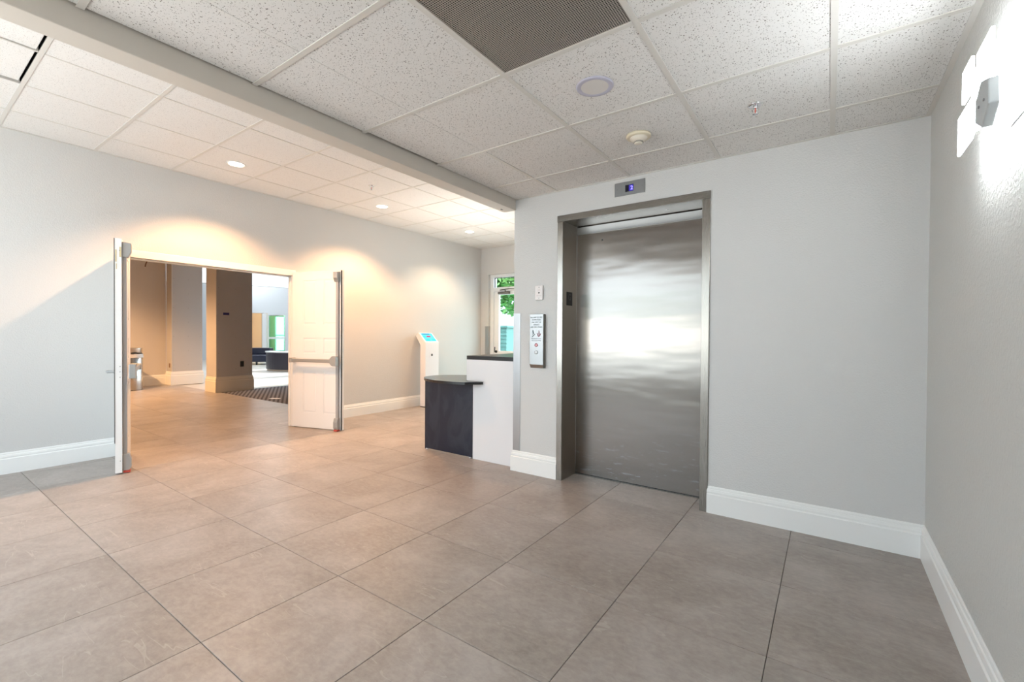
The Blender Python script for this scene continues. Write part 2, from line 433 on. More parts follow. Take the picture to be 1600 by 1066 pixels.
# ------------------------------------------------------------ ceilings
ceil_r = tag(MB().box(BX1 - 0.02, R + 0.12, FY - 0.12, D + 0.24, H1 + 0.12, H1 + 0.2).build('ceiling', M_dark), 'low ceiling of speckled acoustic tiles over the elevator area', 'ceiling', None, 'structure')
ceil_l = tag(MB().box(L - 0.11, BX0 + 0.13, FY - 0.15, B + 0.2, H2 + 0.12, H2 + 1.8).build('ceiling', M_dark), 'higher ceiling of white acoustic tiles left of the beam', 'ceiling', None, 'structure')  # deck built up, out of sight, to block sun leaking into the hall
ct_cache = {}
def ceil_tile(parent, x0, x1, y0, y1, z, dz=0.0, tilt=0.0):
    w, d = round(x1 - x0, 4), round(y1 - y0, 4)
    if w < 0.03 or d < 0.03: return
    mt = M_acoustic if parent is ceil_r else M_acoustic2
    if (w, d, mt.name) not in ct_cache:
        ct_cache[(w, d, mt.name)] = MB().tilebox(-w / 2, w / 2, -d / 2, d / 2, 0.0, 0.016, 0.002, top=False).mesh('ceiling_tile', mt)
    link('ceiling_tile', ct_cache[(w, d, mt.name)], parent, ((x0 + x1) / 2, (y0 + y1) / 2, z + dz), (0, tilt, 0))
TW = 0.012      # half width of a grid bar
def bar(parent, x0, x1, y0, y1, z):
    b = MB(); 
    b.box(x0, x1, y0, y1, z, z + 0.0035)
    if x1 - x0 < y1 - y0: c = (x0 + x1) / 2; b.box(c - 0.002, c + 0.002, y0, y1, z + 0.0035, z + 0.04)
    else: c = (y0 + y1) / 2; b.box(x0, x1, c - 0.002, c + 0.002, z + 0.0035, z + 0.04)
    return b.build('grid_bar', M_tee, parent)
# right, low ceiling
ys = [GY + j * T for j in range(-7, 2)]; ys = [FY] + [y for y in ys if y > FY + 0.03] + [D]
xs = [BX1, GX - 3 * T, GX - 2 * T, GX - T, GX, R]
for a in range(len(xs) - 1):
    for b in range(len(ys) - 1):
        x0, x1, y0, y1 = xs[a], xs[a + 1], ys[b], ys[b + 1]
        if a == 2 and abs(y1 - (GY - T)) < 0.01: continue                 # return-air grille
        if a == 1 and y1 < GY + 0.01: continue                            # long tiles reach the beam here
        if a == 0 and y1 < GY + 0.01:
            gap = 0.022 if abs(y1 - GY) < 0.01 else 0.010
            # main runner missing: the outer strip and the full tile butt together
            ceil_tile(ceil_r, x0 + gap, x1 - 0.0008, y0 + 0.004, y1 - 0.004, H1 + 0.0036, 0.001)
            ceil_tile(ceil_r, x1 + 0.0008, xs[2] - 0.004, y0 + 0.004, y1 - 0.004, H1 + 0.0036)
            continue
        ceil_tile(ceil_r, x0 + 0.004, x1 - 0.004, y0 + 0.004, y1 - 0.004, H1 + 0.0036)
for x in xs[2:-1]: bar(ceil_r, x - TW, x + TW, FY, D, H1)
bar(ceil_r, xs[1] - TW, xs[1] + TW, GY + TW, D, H1)
for y in ys[1:-1]:
    for a in range(len(xs) - 1):
        s0 = xs[a] + (TW if a >= 2 or (a == 1 and y > GY + .1) else 0.0); s1 = xs[a + 1] - (TW if a < 4 and not (a == 0 and y < GY + .1) else 0)
        bar(ceil_r, s0 + 0.0002, s1 - 0.0002, y - TW, y + TW, H1)
bar(ceil_r, R - 0.022, R, FY, D, H1 - 0.001); 
bar(ceil_r, BX1, R - 0.0225, D - 0.014, D, H1 - 0.001)
# left, higher ceiling
lxs = [L] + [LX + i * LT for i in range(-2, 3)] + [BX0 + 0.1]
lys = [FY] + [LY + j * LT for j in range(-5, 10) if FY + .03 < LY + j * LT < B - .03] + [B]
for a in range(len(lxs) - 1):
    for b in range(len(lys) - 1):
        x0, x1, y0, y1 = lxs[a], lxs[a + 1], lys[b], lys[b + 1]
        raised = a in (2, 3) and abs(y1 - (LY - LT)) < .01
        if raised: ceil_tile(ceil_l, x0 + (0.026 if a == 2 else 0.004), x1 - 0.004, y0 + 0.004, y1 - 0.022, H2 + 0.010)
        else: ceil_tile(ceil_l, x0 + 0.004, x1 - 0.004, y0 + 0.004, y1 - 0.004, H2 + 0.0036)
for y in lys[1:-1]: bar(ceil_l, L, BX0 + 0.1, y - TW, y + TW, H2)
for x in lxs[1:-1]:
    for b in range(len(lys) - 1): bar(ceil_l, x - TW * .5, x + TW * .5, lys[b] + (TW if b else 0) + 0.0002, lys[b + 1] - (TW if b < len(lys) - 2 else 0) - 0.0002, H2 + 0.0002)
bar(ceil_l, L, L + 0.02, FY, B, H2 - 0.001); bar(ceil_l, L + 0.0205, XC, B - 0.016, B, H2 - 0.001)

# beam between the two ceilings
bm = MB(); bm.box(BX0, BX1 - 0.002, FY, D - 0.001, BZ, H2 + 0.2)
beam = struct('trim_1', bm, M_beam, 'long painted ceiling beam separating low ceiling from the higher one', 'beam', bevel=0.004)
b2 = MB(); b2.box(BX1 - 0.0015, BX1 + 0.0015, FY, D - 0.002, BZ + 0.028, BZ + 0.0295); 
MB().box(-0.004, 0.004, -0.0115, 0.0115, -0.0045, -0.0002).build('hole_cover', M_black, beam, (-2.318, D - 0.10, BZ))

# perforated return-air grille
gr = thing('air_grille', 'dark perforated metal return-air grille panel in the low ceiling', 'vent', (GX - 1.5 * T, GY - 1.5 * T, H1 + 0.0038))
m_perf = mat('perforated_metal', (0.40, 0.37, 0.33), 0.5, 0.3)
N = 70; S = 0.596; c = S / N; vs = []; fs = []; pm = MB()
for i in range(N):
    for j in range(N):
        cx = -S / 2 + (i + 0.5) * c; cy = -S / 2 + (j + 0.5) * c; h = c / 2; q = c * 0.315; k = 0.62
        hole = [(q, q * k - q * .0), (q * k, q), (-q * k, q), (-q, q * k), (-q, -q * k), (-q * k, -q), (q * k, -q), (q, -q * k)]
        v = [(cx - h, cy - h), (cx + h, cy - h), (cx + h, cy + h), (cx - h, cy + h)] + [(cx + a, cy + b) for a, b in hole]
        pm.add([(x, y, 0) for x, y in v], [(4, 11, 1, 2), (5, 4, 2), (6, 5, 2, 3), (7, 6, 3), (8, 7, 3, 0), (9, 8, 0), (10, 9, 0, 1), (11, 10, 1)])
tag(pm.build('perforated_face', m_perf, gr), None, None, None, 'stuff')
MB().box(-S / 2, S / 2, -S / 2, S / 2, 0.045, 0.05).build('duct_back', M_dark, gr)
f = MB()
for (x0, x1, y0, y1) in ((-S / 2, -S / 2 + .004, -S / 2, S / 2), (S / 2 - .004, S / 2, -S / 2, S / 2), (-S / 2, S / 2, -S / 2, -S / 2 + .004), (-S / 2, S / 2, S / 2 - .004, S / 2)): f.box(x0, x1, y0, y1, 0.001, 0.045)
f.build('grille_frame', M_rubber, gr)
MB().lathe([(0.006, -0.003), (0.008, 0)], (0.10, -0.02, -0.0005), 12).build('screw', M_screw, gr)

# round ceiling speaker / light with lavender ring
M_lav = mat('lavender_ring', (0.50, 0.49, 0.58), 0.45)
M_lens = mat('dull_lens', (0.68, 0.65, 0.62), 0.5)
sp = thing('ceiling_light', 'unlit round flush ceiling light with a lavender ring, in the low ceiling', 'ceiling light', (-0.918, 1.978, H1 + 0.0036))
MB().lathe([(0.088, -0.001), (0.086, -0.005), (0.080, -0.006), (0.0655, -0.0055), (0.0645, -0.005)], n=48, cap=False).build('trim_ring', M_lav, sp)
MB().lathe([(0.0, -0.0050), (0.0645, -0.005)], n=48, cap=False).build('lens', M_lens, sp)

# smoke detector
M_cream = mat('aged_cream_plastic', (0.74, 0.66, 0.50), 0.4)
M_cream2 = mat('cream_plastic', (0.70, 0.64, 0.54), 0.4)
sd = thing('smoke_detector', 'yellowed round smoke detector on the low ceiling', 'smoke detector', (-0.925, 2.600, H1 + 0.0036))
MB().lathe([(0.050, 0), (0.070, -0.002), (0.071, -0.014), (0.066, -0.018), (0.050, -0.019)], n=40).build('base_ring', M_cream, sd)
MB().lathe([(0.050, -0.019), (0.047, -0.027), (0.036, -0.038), (0.027, -0.041)], n=40, cap=False).build('dome', M_cream2, sd)
MB().lathe([(0.0275, -0.038), (0.0275, -0.046)], n=32).build('vent_slot', M_black, sd)
MB().lathe([(0.029, -0.043), (0.029, -0.0445), (0.026, -0.0445)], n=32, cap=False).build('vent_ring', M_cream2, sd)
MB().lathe([(0.024, -0.046), (0.024, -0.050), (0.018, -0.053), (0.0, -0.054)], n=32, cap=False).build('sensor_cap', M_cream2, sd)

# sprinkler heads
M_chrome = mat('chrome', (0.75, 0.75, 0.76), 0.15, 1.0)
def sprinkler(loc, label):
    t = thing('fire_sprinkler', label, 'sprinkler', loc)
    MB().lathe([(0.030, 0), (0.036, -0.003), (0.030, -0.007), (0.014, -0.009)], n=28).build('escutcheon', M_chrome, t)
    MB().lathe([(0.010, -0.008), (0.010, -0.018), (0.007, -0.020)], n=16).build('body', M_chrome, t)
    a = MB(); a.tube([(0.008, 0, -0.018), (0.015, 0, -0.028), (0.010, 0, -0.040), (0.002, 0, -0.046)], 0.0022, 6); a.tube([(-0.008, 0, -0.018), (-0.015, 0, -0.028), (-0.010, 0, -0.040), (-0.002, 0, -0.046)], 0.0022, 6)
    a.build('frame_arm', M_chrome, t)
    MB().lathe([(0.0025, -0.018), (0.0032, -0.03), (0.0025, -0.044)], n=8).build('glass_bulb', mat('bulb_red', (0.6, 0.1, 0.08), 0.2), t)
    d = MB(); d.lathe([(0.004, -0.045), (0.014, -0.048), (0.014, -0.0495), (0.0, -0.0495)], n=16); d.build('deflector', M_chrome, t)
sprinkler((-0.318, 2.598, H1 + 0.0036), 'chrome fire sprinkler on the low ceiling right of the smoke detector')
sprinkler((-4.267, 3.284, H2 + 0.0036), 'small fire sprinkler on the higher ceiling left of the beam')

# recessed warm downlights
M_warm = mat('lit_lens_warm', (1, 0.9, 0.75), 0.4, 0, (1.0, 0.86, 0.66), 9.0)
def downlight(x, y, z, label, energy, colr, grp=None, spot=True, sz=2.2, r=0.07):
    t = thing('recessed_downlight', label, 'ceiling light', (x, y, z), 0, grp)
    MB().lathe([(r + 0.017, 0.0), (r + 0.016, -0.004), (r, -0.005), (r - 0.002, 0.0)], n=32, cap=False).build('trim_ring', M_trim, t)
    MB().lathe([(0.0, -0.002), (r, -0.002)], n=32, cap=False).build('lens', M_warm, t)
    lt = light('downlight_lamp', 'SPOT', (x, y, z - 0.02), (0, 0, 0), energy, colr, spot=sz, blend=0.55, soft=0.05)
    return t
WARM = (1.0, 0.54, 0.26)
DL = 'warm recessed downlights along the left wall'
downlight(-4.856, 2.105, H2 + 0.0036, 'lit recessed downlight nearest, above the open left door leaf', 155, WARM, DL)
downlight(-4.839, 3.893, H2 + 0.0036, 'lit recessed downlight, middle of the three over the left wall', 155, WARM, DL)
downlight(-4.822, 5.645, H2 + 0.0036, 'lit recessed downlight farthest, near the kiosk and back corner', 70, (1.0, 0.72, 0.45), DL)

# ------------------------------------------------------------ elevator entrance
ef = thing('trim_2', 'brushed stainless steel frame around the elevator door', 'door frame', kind='structure')
JF = D - 0.012
YD = D + 0.2275
j = MB(); j.box(EX0 - 0.05, EX0, JF, D - 0.0005, 0.0, 2.103); j.box(EX0 - 0.018, EX0, D - 0.0004, YD + 0.012, 0, EH + 0.018, 1)
j.build('jamb', [M_frame, M_return], ef, bevel=0.002)
j = MB(); j.box(EX1, EX1 + 0.05, JF, D - 0.0005, 0.0, 2.103); j.box(EX1, EX1 + 0.018, D - 0.0004, YD + 0.012, 0, EH + 0.018, 1)
j.build('jamb', [M_frame, M_return], ef, bevel=0.002)
M_frame_h = brushed('frame_steel_head', (0.33, 0.31, 0.285), 0.25, 'x', 0.6)
j = MB(); j.box(EX0 - 0.052, EX1 + 0.052, JF - 0.001, D - 0.0005, 2.104, 2.155); j.box(EX0 + 0.0002, EX1 - 0.0002, D - 0.0004, YD - 0.004, EH - 0.004, EH + 0.018)
j.build('head', M_frame_h, ef, bevel=0.002)
# door: 0.011 gaps
door3 = tag(MB().box(EX0 - 0.0, EX1 + 0.0, YD + 0.0125, YD + 0.04, 0.008, EH + 0.03).build('door_3', M_steel), 'brushed stainless steel elevator door with scuffs near the bottom', 'elevator door', None, 'structure')
MB().lathe([(0.006, -0.0005), (0.006, -0.002)], (-1.535, YD + 0.0125, 1.973), 14, 'y').build('key_hole', M_black, door3)
M_soft = brushed('seam_steel', (0.34, 0.34, 0.335), 0.3, 'x', 0.6)
MB().box(EX0 + 0.001, EX1 - 0.001, YD + 0.004, YD + 0.0115, EH - 0.072, EH - 0.012).build('top_rail', M_soft, door3)
M_sill = mat('sill_aluminium', (0.25, 0.24, 0.22), 0.4, 0.8)
s_ = MB(); s_.box(EX0 + 0.001, EX1 - 0.001, YD - 0.004, YD + 0.0115, 0.0005, 0.004); s_.box(EX0 + 0.001, EX1 - 0.001, YD + 0.0115, YD + 0.012, 0.0, 0.009, 1)
s_.build('sill', [M_sill, M_black], ef)

# floor-number plate on the jamb
jp = thing('jamb_plate', 'small black floor-number plate on the left elevator jamb', 'sign', (EX0 + 0.0002, 3.342, 1.487))
MB().box(0, 0.003, -0.050, 0.050, -0.056, 0.056).build('plate', M_black, jp, bevel=0.001)
t_ = text_mesh('G', 0.075); t_.v = [(0.0032 - y_, x_, z_ - 0.012) for x_, y_, z_ in t_.v]
t_.build('raised_letter', mat('plate_grey', (0.10, 0.10, 0.11), 0.4), jp)

# position indicator above the entrance
pi_ = thing('floor_indicator', 'steel floor indicator with small blue display above the elevator', 'indicator', (-1.2145, D, 2.2755))
MB().box(-0.1155, 0.1155, -0.006, -0.0003, -0.050, 0.050).build('plate', M_plate, pi_, bevel=0.001)
MB().box(-0.032, 0.030, -0.0075, -0.0062, -0.026, 0.024).build('display', mat('display_black', (0.01, 0.01, 0.02), 0.15), pi_)
M_blue = mat('blue_digit', (0.05, 0.05, 0.2), 0.4, 0, (0.30, 0.26, 1.0), 2.2)
M_bluedim = mat('blue_glow', (0.02, 0.02, 0.1), 0.4, 0, (0.03, 0.01, 0.45), 0.6)
MB().box(-0.004, 0.029, -0.0080, -0.0076, -0.023, 0.021).build('display_glow', M_bluedim, pi_)
d = text_mesh('2', 0.040); shift(d, 0.0175, -0.0086, -0.0145); d.build('digit', M_blue, pi_)
for x in (-0.094, 0.094): MB().lathe([(0.004, -0.0062), (0.004, -0.0075)], (x, 0, 0.0), 10, 'y').build('screw', M_screw, pi_)

# hall station
hs = thing('call_station', 'tall steel elevator call panel with printed fire notice and button', 'call panel', (-1.998, D, 1.134))
ZT, ZB, PX0, PX1, PD = 0.226, -0.226, -0.065, 0.068, 0.037
b = MB()
b.prism([(-0.0003, ZB), (-0.020, ZB), (-PD, ZB + 0.03), (-PD, ZT), (-0.0003, ZT)], 'x', PX0, PX1)
b.build('faceplate', M_plate, hs, bevel=0.002)
M_side = mat('panel_side', (0.20, 0.19, 0.165), 0.5, 0.6)
MB().box(PX1 + 0.0003, PX1 + 0.002, -PD + 0.002, -0.0005, ZB + 0.004, ZT - 0.002).build('side_panel', M_side, hs)
M_ink = mat('ink_grey', (0.10, 0.12, 0.12), 0.6); M_inkdk = mat('ink_dark', (0.02, 0.05, 0.06), 0.6); M_inkred = mat('ink_maroon', (0.20, 0.03, 0.06), 0.5)
yy = -PD - 0.0008
txt = MB()
for k, line in enumerate(('IN CASE OF FIRE', 'ELEVATORS', 'ARE OUT OF', 'SERVICE', 'USE EXIT STAIRS')):
    tm = text_mesh(line, 0.0165); ws = max(v[0] for v in tm.v) - min(v[0] for v in tm.v)
    if ws > 0.114: tm.v = [(x * 0.114 / ws, y_, z) for x, y_, z in tm.v]
    merge(txt, shift(tm, 0.002, yy, 0.193 - k * 0.0205))
txt.build('printed_notice', M_ink, hs)
# walking figure and flame
fig = MB()
def blade(mb, pts, w):
    for (x0, z0), (x1, z1) in zip(pts, pts[1:]):
        dx, dz = x1 - x0, z1 - z0; l = math.hypot(dx, dz); nx, nz = -dz / l * w / 2, dx / l * w / 2
        mb.prism([(x0 + nx, z0 + nz), (x0 - nx, z0 - nz), (x1 - nx, z1 - nz), (x1 + nx, z1 + nz)], 'y', yy, yy + 0.0006)
fig.lathe([(0.0048, yy), (0.0048, yy + 0.0006)], (-0.031, 0, 0.087), 12, 'y')
blade(fig, [(-0.031, 0.083), (-0.028, 0.068), (-0.020, 0.060)], 0.007)
blade(fig, [(-0.034, 0.079), (-0.038, 0.071)], 0.003); blade(fig, [(-0.028, 0.079), (-0.021, 0.074)], 0.003)
blade(fig, [(-0.028, 0.068), (-0.034, 0.060), (-0.033, 0.054)], 0.004)
blade(fig, [(-0.014, 0.058), (-0.022, 0.050), (-0.030, 0.044), (-0.041, 0.034)], 0.006)
fig.build('stairs_pictogram', M_inkdk, hs)
fl_ = MB()
fl_.prism([(0.026, 0.092), (0.031, 0.080), (0.033, 0.066), (0.030, 0.048), (0.026, 0.046), (0.023, 0.060), (0.024, 0.078)], 'y', yy, yy + 0.0006)
blade(fl_, [(0.010, 0.068), (0.014, 0.052), (0.025, 0.038), (0.037, 0.050), (0.044, 0.063)], 0.0075)
fl_.build('flame_pictogram', M_inkred, hs)
tx = MB()
for k, line in enumerate(('IN FIRE EMERGENCY DO NOT', 'USE ELEVATOR USE STAIRS')):
    tm = text_mesh(line, 0.0075); merge(tx, shift(tm, 0.002, yy, 0.017 - k * 0.0155))
tx.build('small_print', M_ink, hs)
kb = MB().lathe([(0.0145, -PD - 0.0002), (0.0145, -PD - 0.003), (0.0085, -PD - 0.003)], (0.002, 0, -0.033), 24, 'y', cap=False).build('red_ring', mat('ring_red', (0.36, 0.03, 0.05), 0.4), hs)
MB().lathe([(0.0085, -PD - 0.0002), (0.0085, -PD - 0.0022)], (0.002, 0, -0.033), 20, 'y').build('lamp_lens', mat('pink_lens', (0.9, 0.5, 0.5), 0.3), hs)
MB().lathe([(0.0165, -PD - 0.0002), (0.0165, -PD - 0.003), (0.0125, -PD - 0.003)], (0.002, 0, -0.093), 24, 'y', cap=False).build('button_ring', M_screw, hs)
MB().lathe([(0.0125, -PD - 0.0002), (0.0125, -PD - 0.004), (0.010, -PD - 0.006)], (0.002, 0, -0.093), 20, 'y').build('call_button', mat('button_white', (0.85, 0.86, 0.86), 0.3), hs)
sc2 = MB()
for x in (-0.055, 0.058): sc2.lathe([(0.003, -PD - 0.0002), (0.003, -PD - 0.001)], (x, 0, 0.20), 8, 'y')

# key switch plate above it
ks = thing('key_switch_plate', 'small white switch plate with a black key hole above the call panel', 'switch plate', (-1.988, D, 1.539))
MB().box(-0.036, 0.036, -0.016, -0.0003, -0.060, 0.060).build('plate', mat('switch_pinkish', (0.78, 0.73, 0.71), 0.4), ks, bevel=0.002)
MB().lathe([(0.0065, -0.0162), (0.0065, -0.018)], (0.002, 0, 0.0), 14, 'y').build('key_hole', M_black, ks)
for z in (-0.045, 0.045): MB().lathe([(0.004, -0.0162), (0.004, -0.0175)], (0.002, 0, z), 10, 'y').build('screw', M_screw, ks)
pr = text_mesh('FIRE', 0.013); shift(pr, 0.002, -0.0165, 0.018); p2 = text_mesh('RESET  RUN', 0.009); pr.build('faint_print', mat('faint_ink', (0.60, 0.52, 0.51), 0.5), ks); shift(p2, 0.002, -0.0165, -0.026).build('faint_print', mat('faint_ink', (0.60, 0.52, 0.51), 0.5), ks)

# corner guards
cg = MB(); cg.box(XC - 0.0025, XC + 0.070, D - 0.0035, D - 0.0004, 0.1785, 1.372); cg.box(XC - 0.003, XC - 0.0004, D, D + 0.05, 0.1785, 1.372)
tag(cg.build('corner_guard', M_guard), 'steel corner guard strip beside the desk, left of the call panel', 'corner guard')
cg = MB(); cg.box(GX0 - 0.075, GX0 + 0.002, B - 0.0035, B - 0.0004, 0.18, 1.361); cg.box(GX0 + 0.0004, GX0 + 0.003, B, B + 0.07, 0.18, 1.361)
tag(cg.build('corner_guard', M_guard), 'steel corner guard strip left of the glass back door', 'corner guard')

# ------------------------------------------------------------ sconce on the right wall
M_glow = mat('frosted_lit_glass', (1, 1, 1), 0.5, 0, (0.90, 0.95, 1.0), 17.0)
M_sc = mat('sconce_metal', (0.60, 0.64, 0.66), 0.35, 0.6)
so = thing('wall_sconce', 'brightly lit wall sconce of four frosted glass plates around a metal cap', 'wall light', (R, 1.872, 1.868))
MB().box(-0.012, -0.0005, -0.065, 0.065, -0.07, 0.07).build('backplate', M_sc, so, bevel=0.002)
for y0, y1, z0, z1 in ((0.102, 0.218, 0.082, 0.187), (0.102, 0.272, -0.070, 0.056), (-0.110, 0.040, -0.070, 0.160)):
    g_ = MB(); g_.box(-0.078, -0.070, y0, y1, z0, z1)
    g_.build('glass_plate', M_glow, so, bevel=0.002)
arm = MB(); arm.box(-0.0695, -0.062, -0.12, 0.20, 0.010, 0.022); arm.box(-0.0695, -0.062, 0.13, 0.142, -0.05, 0.16); arm.box(-0.062, -0.012, -0.02, 0.02, -0.02, 0.03)
arm.build('bracket', M_sc, so)
hexp = [(-0.042, -0.075), (-0.042, -0.012), (-0.095, 0.022), (-0.165, 0.000), (-0.172, -0.070), (-0.110, -0.112)]
MB().prism(hexp, 'x', -0.094, -0.0705).build('metal_cap', M_sc, so, bevel=0.003)
for y in (-0.085, -0.135): MB().lathe([(0.004, -0.0942), (0.004, -0.0965)], (0, y, -0.045), 10, 'x').build('screw', M_screw, so)
light('sconce_lamp', 'AREA', (R - 0.066, 1.872 + 0.13, 1.868), (0, -pi / 2, 0), 3.6, (0.92, 0.96, 1.0), 0.10, 0.20)
light('sconce_lamp', 'AREA', (R - 0.066, 1.872 - 0.11, 1.90), (0, -pi / 2, 0), 3.6, (0.92, 0.96, 1.0), 0.10, 0.20)

# ------------------------------------------------------------ double doors in the left wall
fr = thing('trim_3', 'cream painted frame of the double doorway', 'door frame', kind='structure')
f = MB(); f.box(L - 0.115, L + 0.006, DOOR0, DOOR1, DTOP + 0.002, DTOP + 0.0745); f.box(L - 0.09, L - 0.055, DOOR0 + 0.035, DOOR1 - 0.035, DTOP - 0.012, DTOP + 0.0015)
f.build('head', M_trim, fr, bevel=0.003)
for y0, s_ in ((DOOR0, 1), (DOOR1, -1)):
    f = MB(); ya, yb = sorted((y0, y0 + s_ * 0.034)); f.box(L - 0.115, L + 0.006, ya, yb, 0.0, DTOP + 0.0015)
    ya, yb = sorted((y0 + s_ * 0.0342, y0 + s_ * 0.046)); f.box(L - 0.09, L - 0.055, ya, yb, 0.0, DTOP - 0.0125)
    f.build('jamb', M_trim, fr, bevel=0.003)

def leaf(name, hinge, ang, mirror, label, lw=0.81, lh=1.955, lever=False, strip=True):
    """local: x from hinge to free edge, +y (mirror=1) is the face with the panic hardware"""
    t = thing(name, label, 'door', (hinge[0], hinge[1], 0.012), ang, None, 'structure')
    s = mirror; th = 0.045
    def bx(mb, x0, x1, y0, y1, z0, z1, mi=0):
        a, b = sorted((y0 * s, y1 * s)); mb.box(x0, x1, a, b, z0, z1, mi)
    slab = MB(); bx(slab, 0, lw, -th + 0.005, -0.005, 0, lh)          # core
    cols = ((0.0, 0.168), (0.382, 0.490), (0.704, lw)); 
    rows = ((0.0, 0.185), (0.715, 0.930), (1.122, 1.290), (1.845, lh))
    for f0, f1 in ((-0.005, 0.0), (-th, -th + 0.005)):
        for x0, x1 in cols: bx(slab, x0, x1, f0, f1, 0, lh)
        for z0, z1 in rows:
            bx(slab, 0.168, 0.382, f0, f1, z0, z1); bx(slab, 0.490, 0.704, f0, f1, z0, z1)
    slab.build('slab', M_door, t)
    zs = ((0.185, 0.715), (0.930, 1.122), (1.290, 1.845))
    for x0, x1 in ((0.168, 0.382), (0.490, 0.704)):
        for z0, z1 in zs:
            pn = MB(); i = 0.028
            for y0, y1 in ((-0.0049, -0.0012), (-th + 0.0049, -th + 0.0012)):
                a = [(x0 + i * .45, y0 * s, z0 + i * .45), (x1 - i * .45, y0 * s, z0 + i * .45), (x1 - i * .45, y0 * s, z1 - i * .45), (x0 + i * .45, y0 * s, z1 - i * .45)]
                b = [(x0 + i, y1 * s, z0 + i), (x1 - i, y1 * s, z0 + i), (x1 - i, y1 * s, z1 - i), (x0 + i, y1 * s, z1 - i)]
                pn.add(a + b, [(0, 1, 5, 4), (1, 2, 6, 5), (2, 3, 7, 6), (3, 0, 4, 7), (4, 5, 6, 7)])
            pn.build('raised_panel', M_door, t)
    # astragal strip on the free edge
    e = MB()
    if strip: bx(e, lw - 0.006, lw + 0.0035, 0.0004, 0.004, 0.0, lh - 0.005); bx(e, lw + 0.0004, lw + 0.003, -0.010, 0.0003, 0.0, lh - 0.005)
    else: bx(e, lw - 0.012, lw + 0.003, -th - 0.004, -th - 0.0004, 0.25, lh - 0.002)
    e.build('edge_strip', M_rubber, t)
    # vertical rod with its latch cases
    r0 = lw - 0.062
    rd = MB(); bx(rd, r0, r0 + 0.036, 0.0004, 0.030, 0.13, lh - 0.13); rd.build('rod_cover', M_hwpaint, t, bevel=0.004)
    tl = MB()
    pts = [(0.0004, lh - 0.15), (0.040, lh - 0.15), (0.062, lh - 0.10), (0.062, lh - 0.03), (0.0004, lh - 0.02)]
    tl.prism([(u * s, v) for u, v in pts], 'x', r0 - 0.014, r0 + 0.044); tl.build('top_latch_case', M_hw, t, bevel=0.005)
    bl = MB()
    pts = [(0.0004, 0.012), (0.046, 0.012), (0.058, 0.035), (0.058, 0.10), (0.042, 0.15), (0.0004, 0.15)]
    bl.prism([(u * s, v) for u, v in pts], 'x', r0 - 0.014, r0 + 0.044); bl.build('bottom_latch_case', M_hw, t, bevel=0.005)
    rr = MB(); bx(rr, r0 - 0.01, r0 + 0.04, 0.005, 0.05, -0.008, 0.0115); rr.build('floor_bolt', M_red, t)
    # panic bar
    zb = 0.845
    pb = MB(); bx(pb, 0.045, r0 - 0.020, 0.052, 0.078, zb - 0.022, zb + 0.022); pb.build('push_bar', M_hw, t, bevel=0.008, seg=3)
    for xa, xb, nm in ((0.018, 0.060, 'bar_end'), (r0 - 0.045, r0 + 0.050, 'latch_case')):
        c = MB(); pts = [(xa, -0.045), (xb, -0.062 if nm == 'latch_case' else -0.03), (xb, 0.062 if nm == 'latch_case' else 0.03), (xa, 0.03)]
        y0, y1 = sorted((0.0425 * s, 0.088 * s)) if nm == 'latch_case' else sorted((0.0004 * s, 0.084 * s))
        pts = [(xa, -0.028), (xb if nm == 'bar_end' else xa + 0.035, -0.028 if nm == 'bar_end' else -0.060), (xb, -0.030 if nm == 'bar_end' else -0.060), (xb, 0.030 if nm == 'bar_end' else 0.060), (xb if nm == 'bar_end' else xa + 0.035, 0.028 if nm == 'bar_end' else 0.060), (xa, 0.028)]
        if nm == 'bar_end': pts = [(xa, -0.022), (xa + 0.012, -0.032), (xb, -0.026), (xb, 0.026), (xa + 0.012, 0.032), (xa, 0.022)]
        c.prism([(u, v + zb) for u, v in pts], 'y', y0, y1); c.build(nm, M_hw, t, bevel=0.004)
    # screws on the free edge, lever on the other face
    for z in (0.10, 0.80, 0.845, 0.89, lh - 0.1):
        q = MB().lathe([(0.004, lw + 0.0002), (0.004, lw + 0.0012)], (0, -0.012 * s, z), 8, 'x'); q.build('screw', M_screw, t)
    if lever:
        lv = MB(); 
        lv.lathe([(0.026, -(th + 0.0003) * s), (0.026, -(th + 0.009) * s), (0.012, -(th + 0.012) * s), (0.012, -(th + 0.055) * s)], (lw - 0.06, 0, zb), 20, 'y')
        lv.tube([(lw - 0.06, -(th + 0.052) * s, zb), (lw - 0.10, -(th + 0.060) * s, zb), (lw - 0.17, -(th + 0.058) * s, zb)], 0.009, 8)
        lv.build('lever_handle', M_hw, t)
    # hinges
    for z in (0.18, 0.98, 1.78):
        hq = MB().lathe([(0.008, z - 0.05), (0.008, z + 0.05)], (-0.009, -th * s * 0.98, 0), 10); hq.build('hinge', M_hw, t)
    return t
d1 = leaf('door_1', (-5.573, 1.452), math.atan2(1.199 - 1.452, -4.816 + 5.573), 1, 'left leaf of the open double doors, seen edge-on with its lever handle', lw=0.80, lever=True, strip=False)
M_peel = mat('bare_wood_patch', (0.62, 0.50, 0.28), 0.7)
pp = MB(); pp.box(0.8004, 0.8010, -0.040, -0.031, 1.76, 1.86); pp.box(0.8004, 0.8010, -0.014, -0.002, 1.80, 1.885); pp.box(0.8004, 0.8010, -0.036, -0.030, 1.70, 1.745); pp.build('peeled_patch', M_peel, d1)
d2 = leaf('door_2', (-5.573, 3.085), math.atan2(3.285 - 3.085, -4.860 + 5.573) , -1, 'right leaf of the open double doors, white six-panel with a panic bar', lw=0.76, lever=False)

